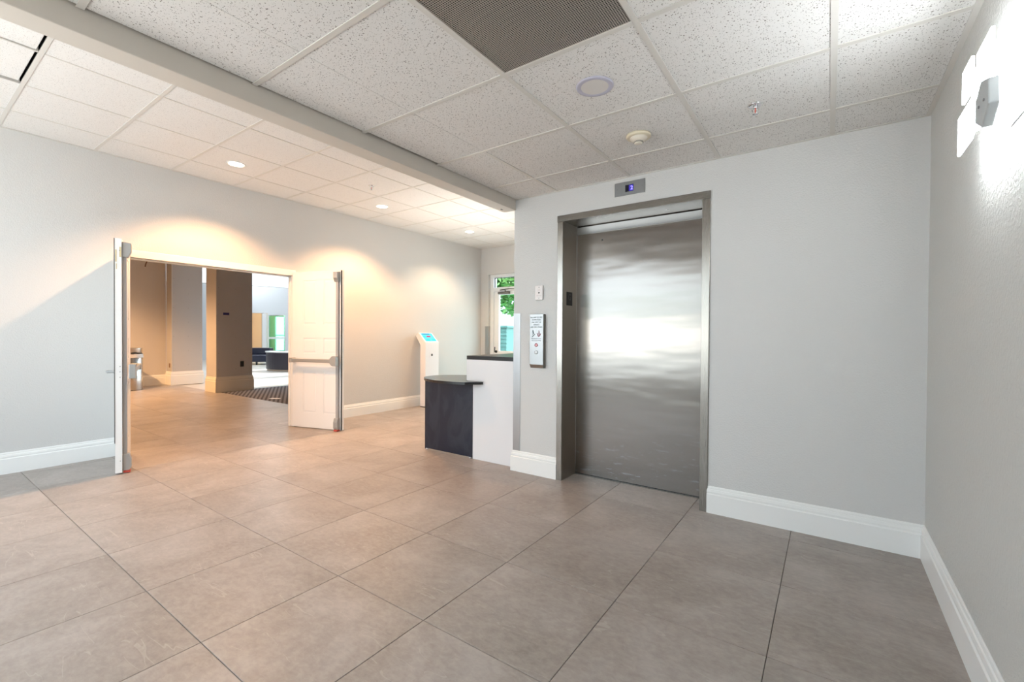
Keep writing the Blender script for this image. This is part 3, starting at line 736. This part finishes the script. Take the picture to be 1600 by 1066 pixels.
# ------------------------------------------------------------ desk group
M_charcoal = mat('charcoal_laminate', (0.030, 0.036, 0.048), 0.28)
g = G(M_charcoal); p = g.world()
sw = g.noise(g.mapping(p, (1.3, 1, 0.8)), 3.2, 3, 0.55, 2.2)
g.base(g.mix(g.ramp(sw, [(0.45, (0, 0, 0)), (0.62, (1, 1, 1))]), (0.008, 0.014, 0.030), (0.020, 0.027, 0.044)))
g.roughness(g.math('ADD', g.math('MULTIPLY', sw, 0.25), 0.22))
M_top = mat('charcoal_top', (0.020, 0.022, 0.026), 0.24)
M_edge = mat('black_edge', (0.010, 0.010, 0.011), 0.3)
M_lam = mat('white_laminate', (0.72, 0.73, 0.75), 0.35)
dk = thing('desk_peninsula', 'half-round charcoal desk end with a dark modesty panel', 'desk')
pts = [(-2.642, 3.270)]
for a in range(0, 181, 6):
    an = math.radians(-62 - a * 1.28)
    pts.append((-2.985 + 0.500 * cos(an), 3.462 + 0.338 * sin(an)))
pts = [(x, y) for x, y in pts if x < -2.64 and (x < -2.855 or y < 3.299)] 
pts = [(-2.642, 3.299), (-2.642, 3.262)] + [q for q in pts if q[0] < -2.70] + [(-2.86, 3.78), (-2.86, 3.299)]
DZ = 0.744
MB().prism(pts, 'z', DZ - 0.003, DZ).build('desktop', M_top, dk)
MB().prism(pts, 'z', DZ - 0.024, DZ - 0.0032).build('edge_band', M_edge, dk)
MB().box(-3.405, -2.772, 3.300, 3.320, 0.012, DZ - 0.0245).build('modesty_panel', M_charcoal, dk, bevel=0.001)
ed = MB(); ed.box(-2.7715, -2.768, 3.299, 3.321, 0.003, DZ - 0.0245); ed.build('edge_trim', M_edge, dk); ed = MB(); ed.box(-3.409, -3.4055, 3.299, 3.321, 0.003, DZ - 0.0245); ed.build('edge_trim', M_edge, dk)
MB().lathe([(0.012, 0.0005), (0.012, 0.0118)], (-3.39, 3.31, 0), 12).build('foot', M_lam, dk)
MB().lathe([(0.012, 0.0005), (0.012, 0.0118)], (-2.80, 3.31, 0), 12).build('foot', M_lam, dk)

ctr = thing('reception_counter', 'tall white counter with a thin black top beside the elevator wall', 'counter')
cb = MB(); cb.box(-2.845, -2.258, 3.322, 3.345, 0.001, 0.9475); cb.box(-2.845, -2.82, 3.80, 5.1, 0.001, 0.9475); cb.box(-2.283, -2.258, 3.345, 5.1, 0.001, 0.9475)
cb.build('body', M_lam, ctr, bevel=0.001)
MB().box(-2.848, -2.2565, 3.303, 5.12, 0.948, 0.985).build('counter_top', M_edge, ctr, bevel=0.001)
MB().box(-2.767, -2.258, 3.3025, 3.3215, 0.001, 0.720).build('front_panel', M_lam, ctr)
MB().box(-2.847, -2.258, 3.3025, 3.3215, 0.7455, 0.9475).build('front_panel', M_lam, ctr)
MB().box(-2.6415, -2.258, 3.3025, 3.3215, 0.7202, 0.7453).build('front_panel', M_lam, ctr)

# ------------------------------------------------------------ kiosk
M_ks = mat('kiosk_white', (0.80, 0.80, 0.82), 0.35)
kz = thing('touch_kiosk', 'white pedestal kiosk with a blue slanted touch screen by the left wall', 'kiosk', (0.0, 5.18, 0))
prof = [(-5.350, 0.012), (-5.350, 1.062), (-5.515, 1.222), (-5.575, 1.168), (-5.470, 1.018), (-5.470, 0.012)]
MB().prism(prof, 'y', 0.0, 0.31).build('housing', M_ks, kz, bevel=0.006)
MB().box(-5.466, -5.355, 0.004, 0.306, 0.0005, 0.0115).build('plinth', M_rubber, kz)
# slanted screen
def on_slant(u, v, off):      # u across (y), v 0..1 up the slope
    x = -5.350 + (-0.165) * v; z = 1.062 + 0.160 * v; n_ = Vector((0.160, 0, 0.165)).normalized()
    return (x + n_.x * off, u, z + n_.z * off)
def slant_quad(mb, u0, u1, v0, v1, o0, o1, mi=0):
    a = [on_slant(u0, v0, o0), on_slant(u1, v0, o0), on_slant(u1, v1, o0), on_slant(u0, v1, o0)]
    b = [on_slant(u0, v0, o1), on_slant(u1, v0, o1), on_slant(u1, v1, o1), on_slant(u0, v1, o1)]
    mb.add(a + b, [(3, 2, 1, 0), (4, 5, 6, 7), (0, 1, 5, 4), (1, 2, 6, 5), (2, 3, 7, 6), (3, 0, 4, 7)], mi)
def em(n, c, s): return mat(n, tuple(x * .3 for x in c), 0.2, 0, c, s)
M_s1 = em('screen_blue', (0.10, 0.60, 0.95), 0.85); M_s2 = em('screen_teal', (0.04, 0.62, 0.66), 0.8); M_s3 = em('screen_navy', (0.03, 0.20, 0.38), 0.6); M_s4 = em('screen_red', (0.50, 0.04, 0.12), 0.7)
sq = MB(); slant_quad(sq, 0.03, 0.28, 0.10, 0.92, 0.0004, 0.002); sq.build('screen', M_s1, kz)
for (u0, u1, v0, v1, m, nm) in ((0.05, 0.22, 0.80, 0.88, M_s3, 'screen_heading'), (0.12, 0.21, 0.52, 0.66, M_s4, 'screen_banner'), (0.05, 0.10, 0.50, 0.66, M_s2, 'screen_button'), (0.06, 0.14, 0.16, 0.34, M_s2, 'screen_button'), (0.19, 0.27, 0.16, 0.34, M_s2, 'screen_button')):
    sq = MB(); slant_quad(sq, u0, u1, v0, v1, 0.0022, 0.0028); sq.build(nm, m, kz)
MB().box(-5.3496, -5.3480, 0.09, 0.20, 0.805, 0.905).build('reader_plate', M_ks, kz)
MB().box(-5.3479, -5.3460, 0.130, 0.162, 0.838, 0.874).build('card_reader', M_black, kz)

# ------------------------------------------------------------ glass door at the back
M_glass = mat('glass', (0.97, 1.0, 0.99), 0.0, 0, None, 0, Transmission_Weight=1.0, IOR=1.05)
M_tint = mat('tinted_glass', (0.80, 0.97, 0.92), 0.0, 0, None, 0, Transmission_Weight=1.0, IOR=1.05)
M_al = mat('white_aluminium', (0.82, 0.84, 0.84), 0.35)
fy0, fy1 = B + 0.06, B + 0.16
w2 = thing('window_2', 'white frame and clear transom over the glass back door', 'window', kind='structure')
f = MB(); f.box(GX0 + 0.001, GX0 + 0.085, fy0, fy1, 0, GTOP - 0.001); f.box(GX1 - 0.085, GX1 - 0.001, fy0, fy1, 0, GTOP - 0.001)
f.box(GX0 + 0.085, GX1 - 0.085, fy0, fy1, GTOP - 0.06, GTOP - 0.001); f.box(GX0 + 0.085, GX1 - 0.085, fy0, fy1, 2.03, 2.11)
f.box(-4.30, -4.22, fy0, fy1, 0, 2.03)
f.build('window_frame', M_al, w2, bevel=0.002)
b = MB(); b.box(GX0 + 0.086, GX0 + 0.094, fy0 + 0.03, fy0 + 0.05, 2.111, GTOP - 0.061); b.box(GX0 + 0.095, GX1 - 0.087, fy0 + 0.03, fy0 + 0.05, GTOP - 0.069, GTOP - 0.061); b.build('gasket', M_rubber, w2)
MB().box(GX0 + 0.095, GX1 - 0.087, fy0 + 0.036, fy0 + 0.042, 2.111, GTOP - 0.07).build('pane', M_glass, w2)
MB().box(-4.218, GX1 - 0.087, fy0 + 0.036, fy0 + 0.042, 0.02, 2.028).build('pane', M_tint, w2)
gd = thing('door_4', 'white framed glass exit door with closer arm in the back wall', 'door', (-5.318, fy0 + 0.012, 0.01), 0, None, 'structure')
DW = 1.0
f = MB(); f.box(0, 0.115, 0, 0.044, 0, 2.015); f.box(DW - 0.115, DW, 0, 0.044, 0, 2.015); f.box(0.115, DW - 0.115, 0, 0.044, 1.955, 2.015); f.box(0.115, DW - 0.115, 0, 0.044, 0.80, 0.875); f.box(0.115, DW - 0.115, 0, 0.044, 0, 0.22)
f.build('door_frame', M_al, gd, bevel=0.002)
MB().box(0.116, DW - 0.116, 0.019, 0.025, 0.876, 1.954).build('pane', M_tint, gd)
MB().box(0.116, DW - 0.116, 0.019, 0.025, 0.221, 0.799).build('pane', M_tint, gd)
M_bronze = mat('closer_grey', (0.16, 0.15, 0.14), 0.5, 0.3)
q = MB(); q.box(0.12, 0.38, -0.055, -0.0005, 1.965, 2.010); q.build('closer_body', M_bronze, gd, bevel=0.004)
q = MB(); q.tube([(0.16, -0.03, 2.045), (0.40, -0.09, 2.05)], 0.010, 6); q.tube([(0.28, -0.03, 2.011), (0.28, -0.03, 2.05)], 0.010, 6); q.tube([(0.40, -0.09, 2.05), (0.56, -0.005, 2.05)], 0.008, 6); q.build('closer_arm', M_bronze, gd)
q = MB(); q.lathe([(0.026, -0.0005), (0.026, -0.012), (0.013, -0.015), (0.013, -0.05)], (0.055, 0, 0.86), 14, 'y'); q.tube([(0.055, -0.045, 0.86), (0.055, -0.055, 0.89), (0.055, -0.05, 0.95)], 0.010, 8); q.build('pull_handle', M_rubber, gd)

# ------------------------------------------------------------ outside the back door
M_pave = mat('pavement', (0.33, 0.33, 0.32), 0.8)
struct('floor', MB().box(-34, 12, B + 0.46, 60, -0.25, -0.13), M_pave, 'pale pavement outside the glass back door', 'ground')
struct('floor', MB().box(-40, 20, -40, FY - 0.16, -0.4, -0.14), mat('pale_concrete', (0.60, 0.60, 0.58), 0.8), 'pale pavement outside behind the viewpoint', 'ground')
M_teal = mat('teal_siding', (0.10, 0.19, 0.17), 0.6)
M_whitep = mat('white_paint', (0.80, 0.82, 0.82), 0.6)
po = thing('porch_roof', 'white porch soffit with a teal fascia beyond the glass door', 'roof', (0, 0, 0))
MB().box(-8.5, -4.5, B + 0.3, B + 1.9, 3.05, 3.15).build('soffit', M_whitep, po)
q = MB(); q.box(-8.5, -4.5, B + 1.9, B + 2.0, 2.72, 3.2); q.build('fascia', M_teal, po)
# teal clapboard shed and a pale gabled house behind it
def W2(px, dist):            # point on the ground seen through the door pane, by bearing from the viewpoint
    a = YAW - math.atan2(px - 797.35, 704.05); return (-sin(a) * dist, cos(a) * dist)
sx, sy = -7.62, 10.6
sh = thing('garden_shed', 'teal clapboard shed seen through the glass door', 'shed', (sx, sy, -0.13))
for k in range(14): MB().prism([(0.0, k * 0.11), (-0.022, k * 0.11), (-0.004, k * 0.11 + 0.1095), (0.0, k * 0.11 + 0.1095)], 'x', -1.2, 0.0).build('clapboard', M_teal, sh)
MB().box(-1.2, 0.0, 0.001, 0.9, 0, 1.54).build('body', M_teal, sh)
MB().box(-1.26, 0.06, -0.06, 0.96, 1.545, 1.60).build('roof_cap', M_teal, sh)
wh = thing('white_house', 'white gabled house behind the teal shed', 'house', (-12.0, 17.5, -0.13))
MB().prism([(-2.6, 0), (2.6, 0), (2.6, 1.9), (0.2, 3.0), (-2.6, 1.9)], 'y', 0, 3).build('walls', M_whitep, wh)
MB().box(1.0, 1.35, -0.03, -0.001, 0.9, 1.6).build('window', M_rubber, wh)

M_leafs = [mat('leaf_green', (0.07, 0.20, 0.045), 0.5), mat('leaf_pale', (0.18, 0.36, 0.10), 0.5)]
M_bark = mat('bark', (0.12, 0.09, 0.06), 0.9)
def tree(x, y, h, r, n, label, grp=None, lsize=0.16, mi=None, z0=-0.13):
    t = thing('tree', label, 'tree', (x, y, z0), 0, grp)
    MB().lathe([(0.14, 0), (0.10, h * 0.4), (0.05, h * 0.8)], n=10).build('trunk', M_bark, t)
    b = MB()
    for k in range(n):
        a, e = random.uniform(0, 2 * pi), random.uniform(-1, 1)
        rr = r * random.uniform(0.45, 1.0); ce = math.sqrt(1 - e * e)
        cx, cy, cz = rr * ce * cos(a), rr * ce * sin(a), h * 0.66 + rr * e * 0.95
        u = Vector((random.uniform(-1, 1), random.uniform(-1, 1), random.uniform(-.6, .6))).normalized(); v = u.cross(Vector((random.uniform(-1, 1), random.uniform(-1, 1), 1))).normalized()
        c = Vector((cx, cy, cz)); s = lsize * random.uniform(0.6, 1.2)
        b.add([c + u * s, c + v * s * .45, c - u * s, c - v * s * .45], [(0, 1, 2, 3)], random.randint(0, 1) if mi is None else mi)
    tag(b.build('foliage', M_leafs, t), None, None, None, 'stuff')
tree(-9.9, 14.8, 5.8, 1.9, 5200, 'leafy green tree right outside the glass back door')
tree(-15.0, 26.0, 6.5, 3.2, 3000, 'larger green tree farther off beyond the white house', lsize=0.3)
tree(-6.8, -15.0, 3.0, 1.9, 1800, 'tree outside the window behind the viewpoint, left', lsize=0.3)
tree(-0.5, -17.0, 3.2, 2.0, 1800, 'tree outside the window behind the viewpoint, right', lsize=0.3)

# ------------------------------------------------------------ hall and lobby beyond the doorway
HC = 3.35
struct('ceiling', MB().box(-12.8, L - 0.111, -1.2, 3.9, HC, HC + 0.1), wall_mat('hall_ceiling_paint', (0.5, 0.47, 0.43)), 'plain ceiling of the warm lit hall beyond the doorway', 'ceiling')
W = MB(); W.box(-12.75, -12.57, -1.2, 3.93, 0, HC - 0.001)
struct('wall_hall', W, M_hall, 'warm lit wall behind the steel waste bin in the hall', 'wall')
W = MB(); W.box(-12.75, L - 0.111, -1.35, -1.201, 0, HC)
struct('wall_hall', W, M_hall, 'side wall of the hall hidden left of the doorway', 'wall')
bb('baseboard_hall', [(-12.57, -1.2), (-12.57, 3.93)][::-1], 'baseboard behind the steel waste bin in the hall', h=0.235, t=0.02)
M_mud = wall_mat('bare_plasterboard', (0.50, 0.49, 0.48), 0.1, 30)
gm = G(M_mud); 
def column(name, x0, x1, y0, y1, h, label, hb, hb_worn=True):
    t = thing(name, label, 'column', ((x0 + x1) / 2, (y0 + y1) / 2, 0), 0, None, 'structure')
    a, b = (x1 - x0) / 2, (y1 - y0) / 2
    MB().box(-a, a, -b, b, 0, h).build('shaft', M_mud, t)
    q = MB(); m_ = 0.008
    q.box(a - 0.0, a + 0.0025, -b - 0.0025, -b + 0.012, hb, h); q.box(a - 0.012, a + 0.0025, -b - 0.0025, -b, hb, h); q.build('corner_bead', M_tee, t)
    baseboard('base_moulding', [(-a, -b), (-a, b), (a, b), (a, -b), (-a, -b)], '', h=hb, t=0.025, m=mat('worn_cream_base', (0.70, 0.65, 0.56), 0.5) if hb_worn else M_trim, parent=t)
    # filled screw heads
    q = MB()
    for k in range(9):
        for yy_ in (-b + 0.04, 0.02, b - 0.04):
            q.lathe([(0.008, a + 0.0001), (0.008, a + 0.0006)], (0, yy_, hb + 0.15 + k * 0.33), 8, 'x')
    q.build('screw_spots', mat('filler_grey', (0.36, 0.35, 0.34), 0.8), t)
    return t
c1 = column('trim_4', -12.565, -12.24, 3.935, 4.55, 4.2, 'farther plastered column beside the steel waste bin', 0.31, False)
c2 = column('trim_5', -10.50, -10.03, 3.975, 4.665, 4.2, 'nearer bare plasterboard column at the striped carpet', 0.31)
tape = tag(MB().box(-10.0295, -10.0285, 4.100, 4.215, 1.565, 1.615).build('tape_strip', mat('blue_tape', (0.03, 0.03, 0.16), 0.5)), 'strip of dark blue tape on the nearer column', 'tape')
tag(MB().box(-10.0295, -10.024, 4.425, 4.495, 0.50, 0.615).build('outlet_plate', M_rubber, bevel=0.002), 'dark outlet plate low on the nearer column', 'outlet')
tag(MB().box(-12.40, -12.33, 3.929, 3.9345, 0.40, 0.50).build('outlet_plate', mat('brown_plate', (0.20, 0.12, 0.07), 0.5), bevel=0.002), 'brown outlet plate on the orange lit side of the farther column', 'outlet')
# dangling cable
tag(MB().tube([(-12.40, 3.60, HC), (-12.40, 3.62, 2.98), (-12.38, 3.55, 2.86), (-12.38, 3.50, 2.72), (-12.38, 3.49, 2.66)], 0.012, 6).build('hanging_cable', mat('brown_cable', (0.20, 0.11, 0.06), 0.6)), 'brown cable dangling from the hall ceiling by the column', 'cable')
# bin
bn = thing('waste_bin', 'round stainless steel waste bin with its bag folded over the rim, in the hall', 'bin', (-11.93, 3.04, 0))
MB().lathe([(0.262, 0.004), (0.265, 0.01), (0.265, 0.70), (0.262, 0.702)], n=40).build('body', M_binsteel, bn)
MB().lathe([(0.258, 0.7025), (0.258, 0.862), (0.262, 0.866), (0.262, 0.875), (0.20, 0.878)], n=40).build('lid', M_binsteel, bn)
M_bag = mat('clear_bag', (0.80, 0.78, 0.76), 0.35)
bg_ = []
q = MB(); n = 44
for i in range(3):
    for k in range(n):
        a = 2 * pi * k / n; rr = 0.269 + random.uniform(0, 0.012) * (1 if i != 2 else 1.3); z = (0.755, 0.725, 0.672)[i] + random.uniform(-0.008, 0.008)
        q.v.append((rr * cos(a), rr * sin(a), z))
for i in range(2):
    for k in range(n): j_ = (k + 1) % n; q.f.append((i * n + k, (i + 1) * n + k, (i + 1) * n + j_, i * n + j_)); q.mi.append(0); q.sm.append(True)
q.build('bag_rim', M_bag, bn)
MB().lathe([(0.266, 0.0005), (0.266, 0.0038)], n=40).build('foot_ring', M_rubber, bn)

# striped carpet
M_carpet = mat('striped_carpet', (0.06, 0.055, 0.06), 0.95); g = G(M_carpet); p = g.world()
wv = g.n('ShaderNodeTexWave', i_Vector=g.mapping(p, (1, 1, 1), None, (0, 0, -1.06)), i_Scale=4.5); wv.wave_type = 'BANDS'; wv.bands_direction = 'X'
st = g.ramp(wv.outputs['Fac'], [(0.35, (0.022, 0.016, 0.018)), (0.6, (0.19, 0.175, 0.185))])
g.base(g.mix(g.math('MULTIPLY', g.noise(p, 90, 2), 0.5), st, (0.10, 0.09, 0.09)))
tag(MB().box(-10.16, L - 0.60, 4.04, 9.0, -0.0095, -0.001).build('carpet', M_carpet), 'dark diagonally striped entrance carpet beyond the nearer column', 'carpet')
tag(MB().prism([(-8.36, 4.17), (-8.20, 4.28), (-8.24, 4.34), (-8.40, 4.26)], 'z', -0.0006, 0.0015).build('paper_scrap', M_whitep), 'scrap of white paper on the striped carpet', 'paper')

# lobby shell, in a frame turned to the axis of the curved front (x to the right, y away)
def WL(lx, dep): return (cos(YAW) * lx - sin(YAW) * dep, sin(YAW) * lx + cos(YAW) * dep)
M_lobwall = wall_mat('lobby_wall_paint', (0.70, 0.73, 0.76), 0.1)
lw_loc = (*WL(0, 20.5), 0)
W = MB()
W.box(-22, -12.10, 0, 0.2, 0, 4.6); W.box(-12.10, -11.05, 0, 0.2, 2.15, 4.6); W.box(-11.05, -4.0, 0, 0.2, 2.15, 4.6)
W.box(-11.05, -11.03, 0, 0.2, 0, 2.15); W.box(-10.24, -4.0, 0, 0.2, 0, 2.15); W.box(-11.03, -10.24, 0, 0.2, 0, 0.38); W.box(-11.03, -10.24, 0, 0.2, 2.06, 2.15)
struct('wall_lobby', W, M_lobwall, 'bluish white far wall of the lobby with an opening and a window', 'wall', loc=lw_loc, rot=(0, 0, YAW))
tag(MB().box(-11.24, -11.06, -0.10, 0.0, 0.0, 2.13).build('trim_6', M_al, None, lw_loc, (0, 0, YAW)), 'white post between lobby opening and window', 'post', None, 'structure')
tag(MB().box(-11.30, -11.245, -0.02, 0.06, 0.0, 2.145).build('trim_7', M_rubber, None, lw_loc, (0, 0, YAW)), 'dark edge of the lobby opening', 'trim', None, 'structure')
M_greenglass = mat('green_glass', (0.20, 0.62, 0.42), 0.08, 0, None, 0, Transmission_Weight=0.9, IOR=1.2)
wn3 = thing('window_3', 'green glazed two-pane window in the far lobby wall', 'window', lw_loc, YAW, None, 'structure')
f = MB(); f.box(-11.03, -10.24, 0.02, 0.10, 0.38, 0.41); f.box(-11.03, -10.24, 0.02, 0.10, 2.03, 2.06); f.box(-11.03, -11.0, 0.02, 0.10, 0.41, 2.03); f.box(-10.27, -10.24, 0.02, 0.10, 0.41, 2.03); f.box(-11.0, -10.27, 0.0, 0.10, 0.97, 1.06)
f.build('window_frame', M_al, wn3)
MB().box(-11.0, -10.27, 0.05, 0.06, 1.06, 2.03).build('pane', M_greenglass, wn3); MB().box(-11.0, -10.27, 0.05, 0.06, 0.41, 0.97).build('pane', M_greenglass, wn3)
# room behind the opening and the window
M_beige = wall_mat('room_beige', (0.72, 0.60, 0.46), 0.1)
W = MB(); W.box(-11.75, -8.5, 3.0, 3.1, 0, 2.6); W.box(-14.0, -12.30, 3.0, 3.1, 0, 2.6); W.box(-12.30, -11.75, 3.0, 3.1, 0, 0.35); W.box(-12.30, -11.75, 3.0, 3.1, 2.1, 2.6)
W.box(-14.1, -14.0, 0.2, 3.1, 0, 2.6); W.box(-8.5, -8.4, 0.2, 3.1, 0, 2.6); W.box(-14.1, -8.4, 0.2, 3.1, 2.6, 2.7)
struct('wall_lobby', W, M_beige, 'beige wall of the room seen through the lobby opening', 'wall', loc=lw_loc, rot=(0, 0, YAW))
struct('floor', MB().box(-14.1, -8.4, 0.2, 3.1, -0.1, -0.009), M_lobbyfloor, 'floor of the room behind the lobby opening', 'floor', loc=lw_loc, rot=(0, 0, YAW))
wn4 = thing('window_4', 'bright narrow window in the beige room behind the lobby opening', 'window', lw_loc, YAW, None, 'structure')
f = MB(); f.box(-12.30, -12.25, 3.0, 3.08, 0.35, 2.1); f.box(-11.80, -11.75, 3.0, 3.08, 0.35, 2.1); f.box(-12.25, -11.80, 3.0, 3.08, 1.10, 1.16); f.build('window_frame', M_al, wn4)
light('room_fill', 'POINT', WL(-10.9, 22.2) + (2.3,), (0, 0, 0), 110, (1.0, 0.88, 0.70), soft=0.3)  # unseen warm fill light added to brighten the beige room
# small square device and switch on the green lit wall
tag(MB().box(-12.1, -11.98, -0.06, -0.001, 2.18, 2.26).build('sensor', M_black, None, lw_loc, (0, 0, YAW), bevel=0.01) , 'small black sensor over the lobby opening', 'sensor')
ex = thing('exit_sign', 'red lettered exit sign over the lobby opening, half behind the column', 'sign', WL(-11.95, 20.40) + (2.52,), YAW)
MB().box(-0.17, 0.17, -0.02, 0.06, -0.12, 0.12).build('housing', M_whitep, ex, bevel=0.005)
tt = text_mesh('EXIT', 0.20); shift(tt, 0, -0.022, -0.07); tt.build('letters', mat('exit_red', (0.8, 0.1, 0.05), 0.4, 0, (1, 0.12, 0.05), 1.5), ex)
# curved soffit fascia
fa = MB(); vs = []; n = 28
for k in range(n + 1):
    t = k / n; lx = -12.2 + 6.5 * t; dep = 15.2 + 0.0 + (t ** 1.35) * 4.9
    for (o_, z) in ((0, 2.98), (0, 4.6), (0.35, 4.6), (0.35, 2.98)):
        x, y = WL(lx + o_ * 0.3, dep + o_); vs.append((x, y, z))
fs = []
for k in range(n):
    for a in range(4): b = (a + 1) % 4; fs.append((k * 4 + a, k * 4 + b, (k + 1) * 4 + b, (k + 1) * 4 + a))
fs += [(0, 1, 2, 3), (n * 4 + 3, n * 4 + 2, n * 4 + 1, n * 4)]
fa.add(vs, fs, 0, False)
struct('trim_8', fa, M_lobwall, 'curved white soffit sweeping across the lobby ceiling', 'soffit')
struct('ceiling', MB().prism([(-34, 3.901), (L - 0.111, 3.901), (L - 0.111, 7.15), (-12.3, 7.15), (-12.3, 10.5), (-15.5, 10.5), (-15.5, 17), (-34, 17)], 'z', 4.6, 4.7), M_lobwall, 'high white ceiling of the lobby', 'ceiling')
struct('wall_lobby', MB().box(-15.5, -15.3, 10.5, 17, 0, 4.6), M_lobwall, 'hidden return wall beside the lobby glazing', 'wall')
W = MB(); W.box(-10.2, L - 0.112, 7.15, 7.35, 0, 4.7); W.box(-12.3, -10.2, 7.15, 7.35, 2.6, 4.7); W.box(-12.3, -12.1, 7.35, 10.5, 0, 4.7)
struct('wall_lobby', W, M_lobwall, 'hidden outer wall of the lobby with its side glazing', 'wall')
struct('wall_lobby', MB().box(-34, -33.8, -3, 17, 0, 4.6), M_lobwall, 'hidden far end wall of the lobby', 'wall')
struct('wall_lobby', MB().box(-33.8, -12.76, -1.35, -1.2, 0, 4.6), M_lobwall, 'hidden side wall of the lobby', 'wall')
struct('ceiling', MB().box(-34, -12.81, -1.2, 3.9, 4.6, 4.7), M_lobwall, 'hidden lobby ceiling beyond the hall wall', 'ceiling')
struct('wall_lobby', MB().box(-12.81, L - 0.111, 3.86, 3.90, HC + 0.1, 4.7), M_lobwall, 'upper bulkhead between hall and lobby', 'wall')
# spot fixture hanging in the lobby
cf = thing('spot_fixture', 'black hanging fixture with two bright spots in the lobby', 'ceiling light', WL(-5.86, 12.0) + (2.80,), YAW)
MB().lathe([(0.02, 0.10), (0.22, 0.02), (0.26, -0.03), (0.20, -0.06), (0.0, -0.06)], n=24, cap=False).build('canopy', M_black, cf)
MB().lathe([(0.008, 0.10), (0.008, 1.79)], n=8).build('rod', M_black, cf)
M_wspot = mat('spot_white', (1, 1, 1), 0.4, 0, (0.85, 0.95, 1), 6)
for x in (-0.12, 0.0, 0.12): MB().lathe([(0.035, -0.0605), (0.035, -0.09), (0.0, -0.092)], (x, -0.12, 0.0), 14, cap=False).build('spot_lens', M_wspot, cf)

# low curved counter and sofa in the lobby
M_navy = mat('navy_vinyl', (0.018, 0.020, 0.040), 0.35)
M_aub = mat('aubergine_laminate', (0.035, 0.028, 0.042), 0.3)
M_wood = mat('pale_wood', (0.62, 0.48, 0.38), 0.5)
lc = thing('curved_counter', 'low dark curved counter with a pale plinth in the bright lobby', 'counter', WL(-7.02, 15.4) + (0,), YAW)
def arc_wall(r0, r1, z0, z1, a0=-150, a1=-20, n=24, ex=1.15):
    b = MB(); vs = []; fs = []
    for k in range(n + 1):
        a = math.radians(a0 + (a1 - a0) * k / n)
        for r, z in ((r0, z0), (r1, z0), (r1, z1), (r0, z1)): vs.append((r * ex * cos(a), r * sin(a), z))
    for k in range(n):
        for i in range(4): j_ = (i + 1) % 4; fs.append((k * 4 + i, k * 4 + j_, k * 4 + 4 + j_, k * 4 + 4 + i))
    fs += [(3, 2, 1, 0), (n * 4, n * 4 + 1, n * 4 + 2, n * 4 + 3)]
    return b.add(vs, fs, 0, False)
arc_wall(0.90, 1.05, 0.045, 0.585).build('front_shell', M_aub, lc)
arc_wall(0.92, 1.03, -0.0095, 0.0445).build('plinth', M_wood, lc)
arc_wall(0.80, 1.07, 0.5855, 0.63).build('counter_top', M_lam, lc)
sf = thing('sofa', 'dark navy lobby sofa left of the curved counter', 'sofa', WL(-10.0, 17.6) + (0,), YAW)
MB().box(-1.0, 0.62, -0.10, 0.72, 0.10, 0.37).build('seat', M_navy, sf, bevel=0.03)
MB().box(-1.0, 0.38, 0.40, 0.71, 0.372, 0.64).build('backrest', M_navy, sf, bevel=0.03)
for x, y in ((0.12, -0.05), (0.56, 0.66), (-0.94, -0.05), (-0.94, 0.66)): MB().lathe([(0.03, -0.0095), (0.035, 0.0995)], (x, y, 0), 10).build('leg', M_black, sf)
tag(MB().box(-10.62, -10.38, 2.0, 2.6, -0.008, 0.62).build('cabinet', M_black, None, lw_loc, (0, 0, YAW), bevel=0.01), 'black cabinet behind the green lobby window', 'cabinet')
tag(MB().box(-10.83, -10.75, 2.96, 2.999, 1.32, 1.42).build('wall_switch', M_black, None, lw_loc, (0, 0, YAW), bevel=0.004), 'small black square on the wall behind the green window', 'switch')

# hall lamps
HL = 'hall ceiling downlights out of view'
downlight(-10.4, 1.7, HC, 'hall downlight above the tiled passage', 580, (1.0, 0.55, 0.25), HL)
downlight(-11.9, 1.5, HC, 'hall downlight nearer the waste bin', 230, (1.0, 0.55, 0.25), HL)
downlight(-7.2, 1.6, HC, 'hall downlight just beyond the double doorway', 120, (1.0, 0.60, 0.30), HL)
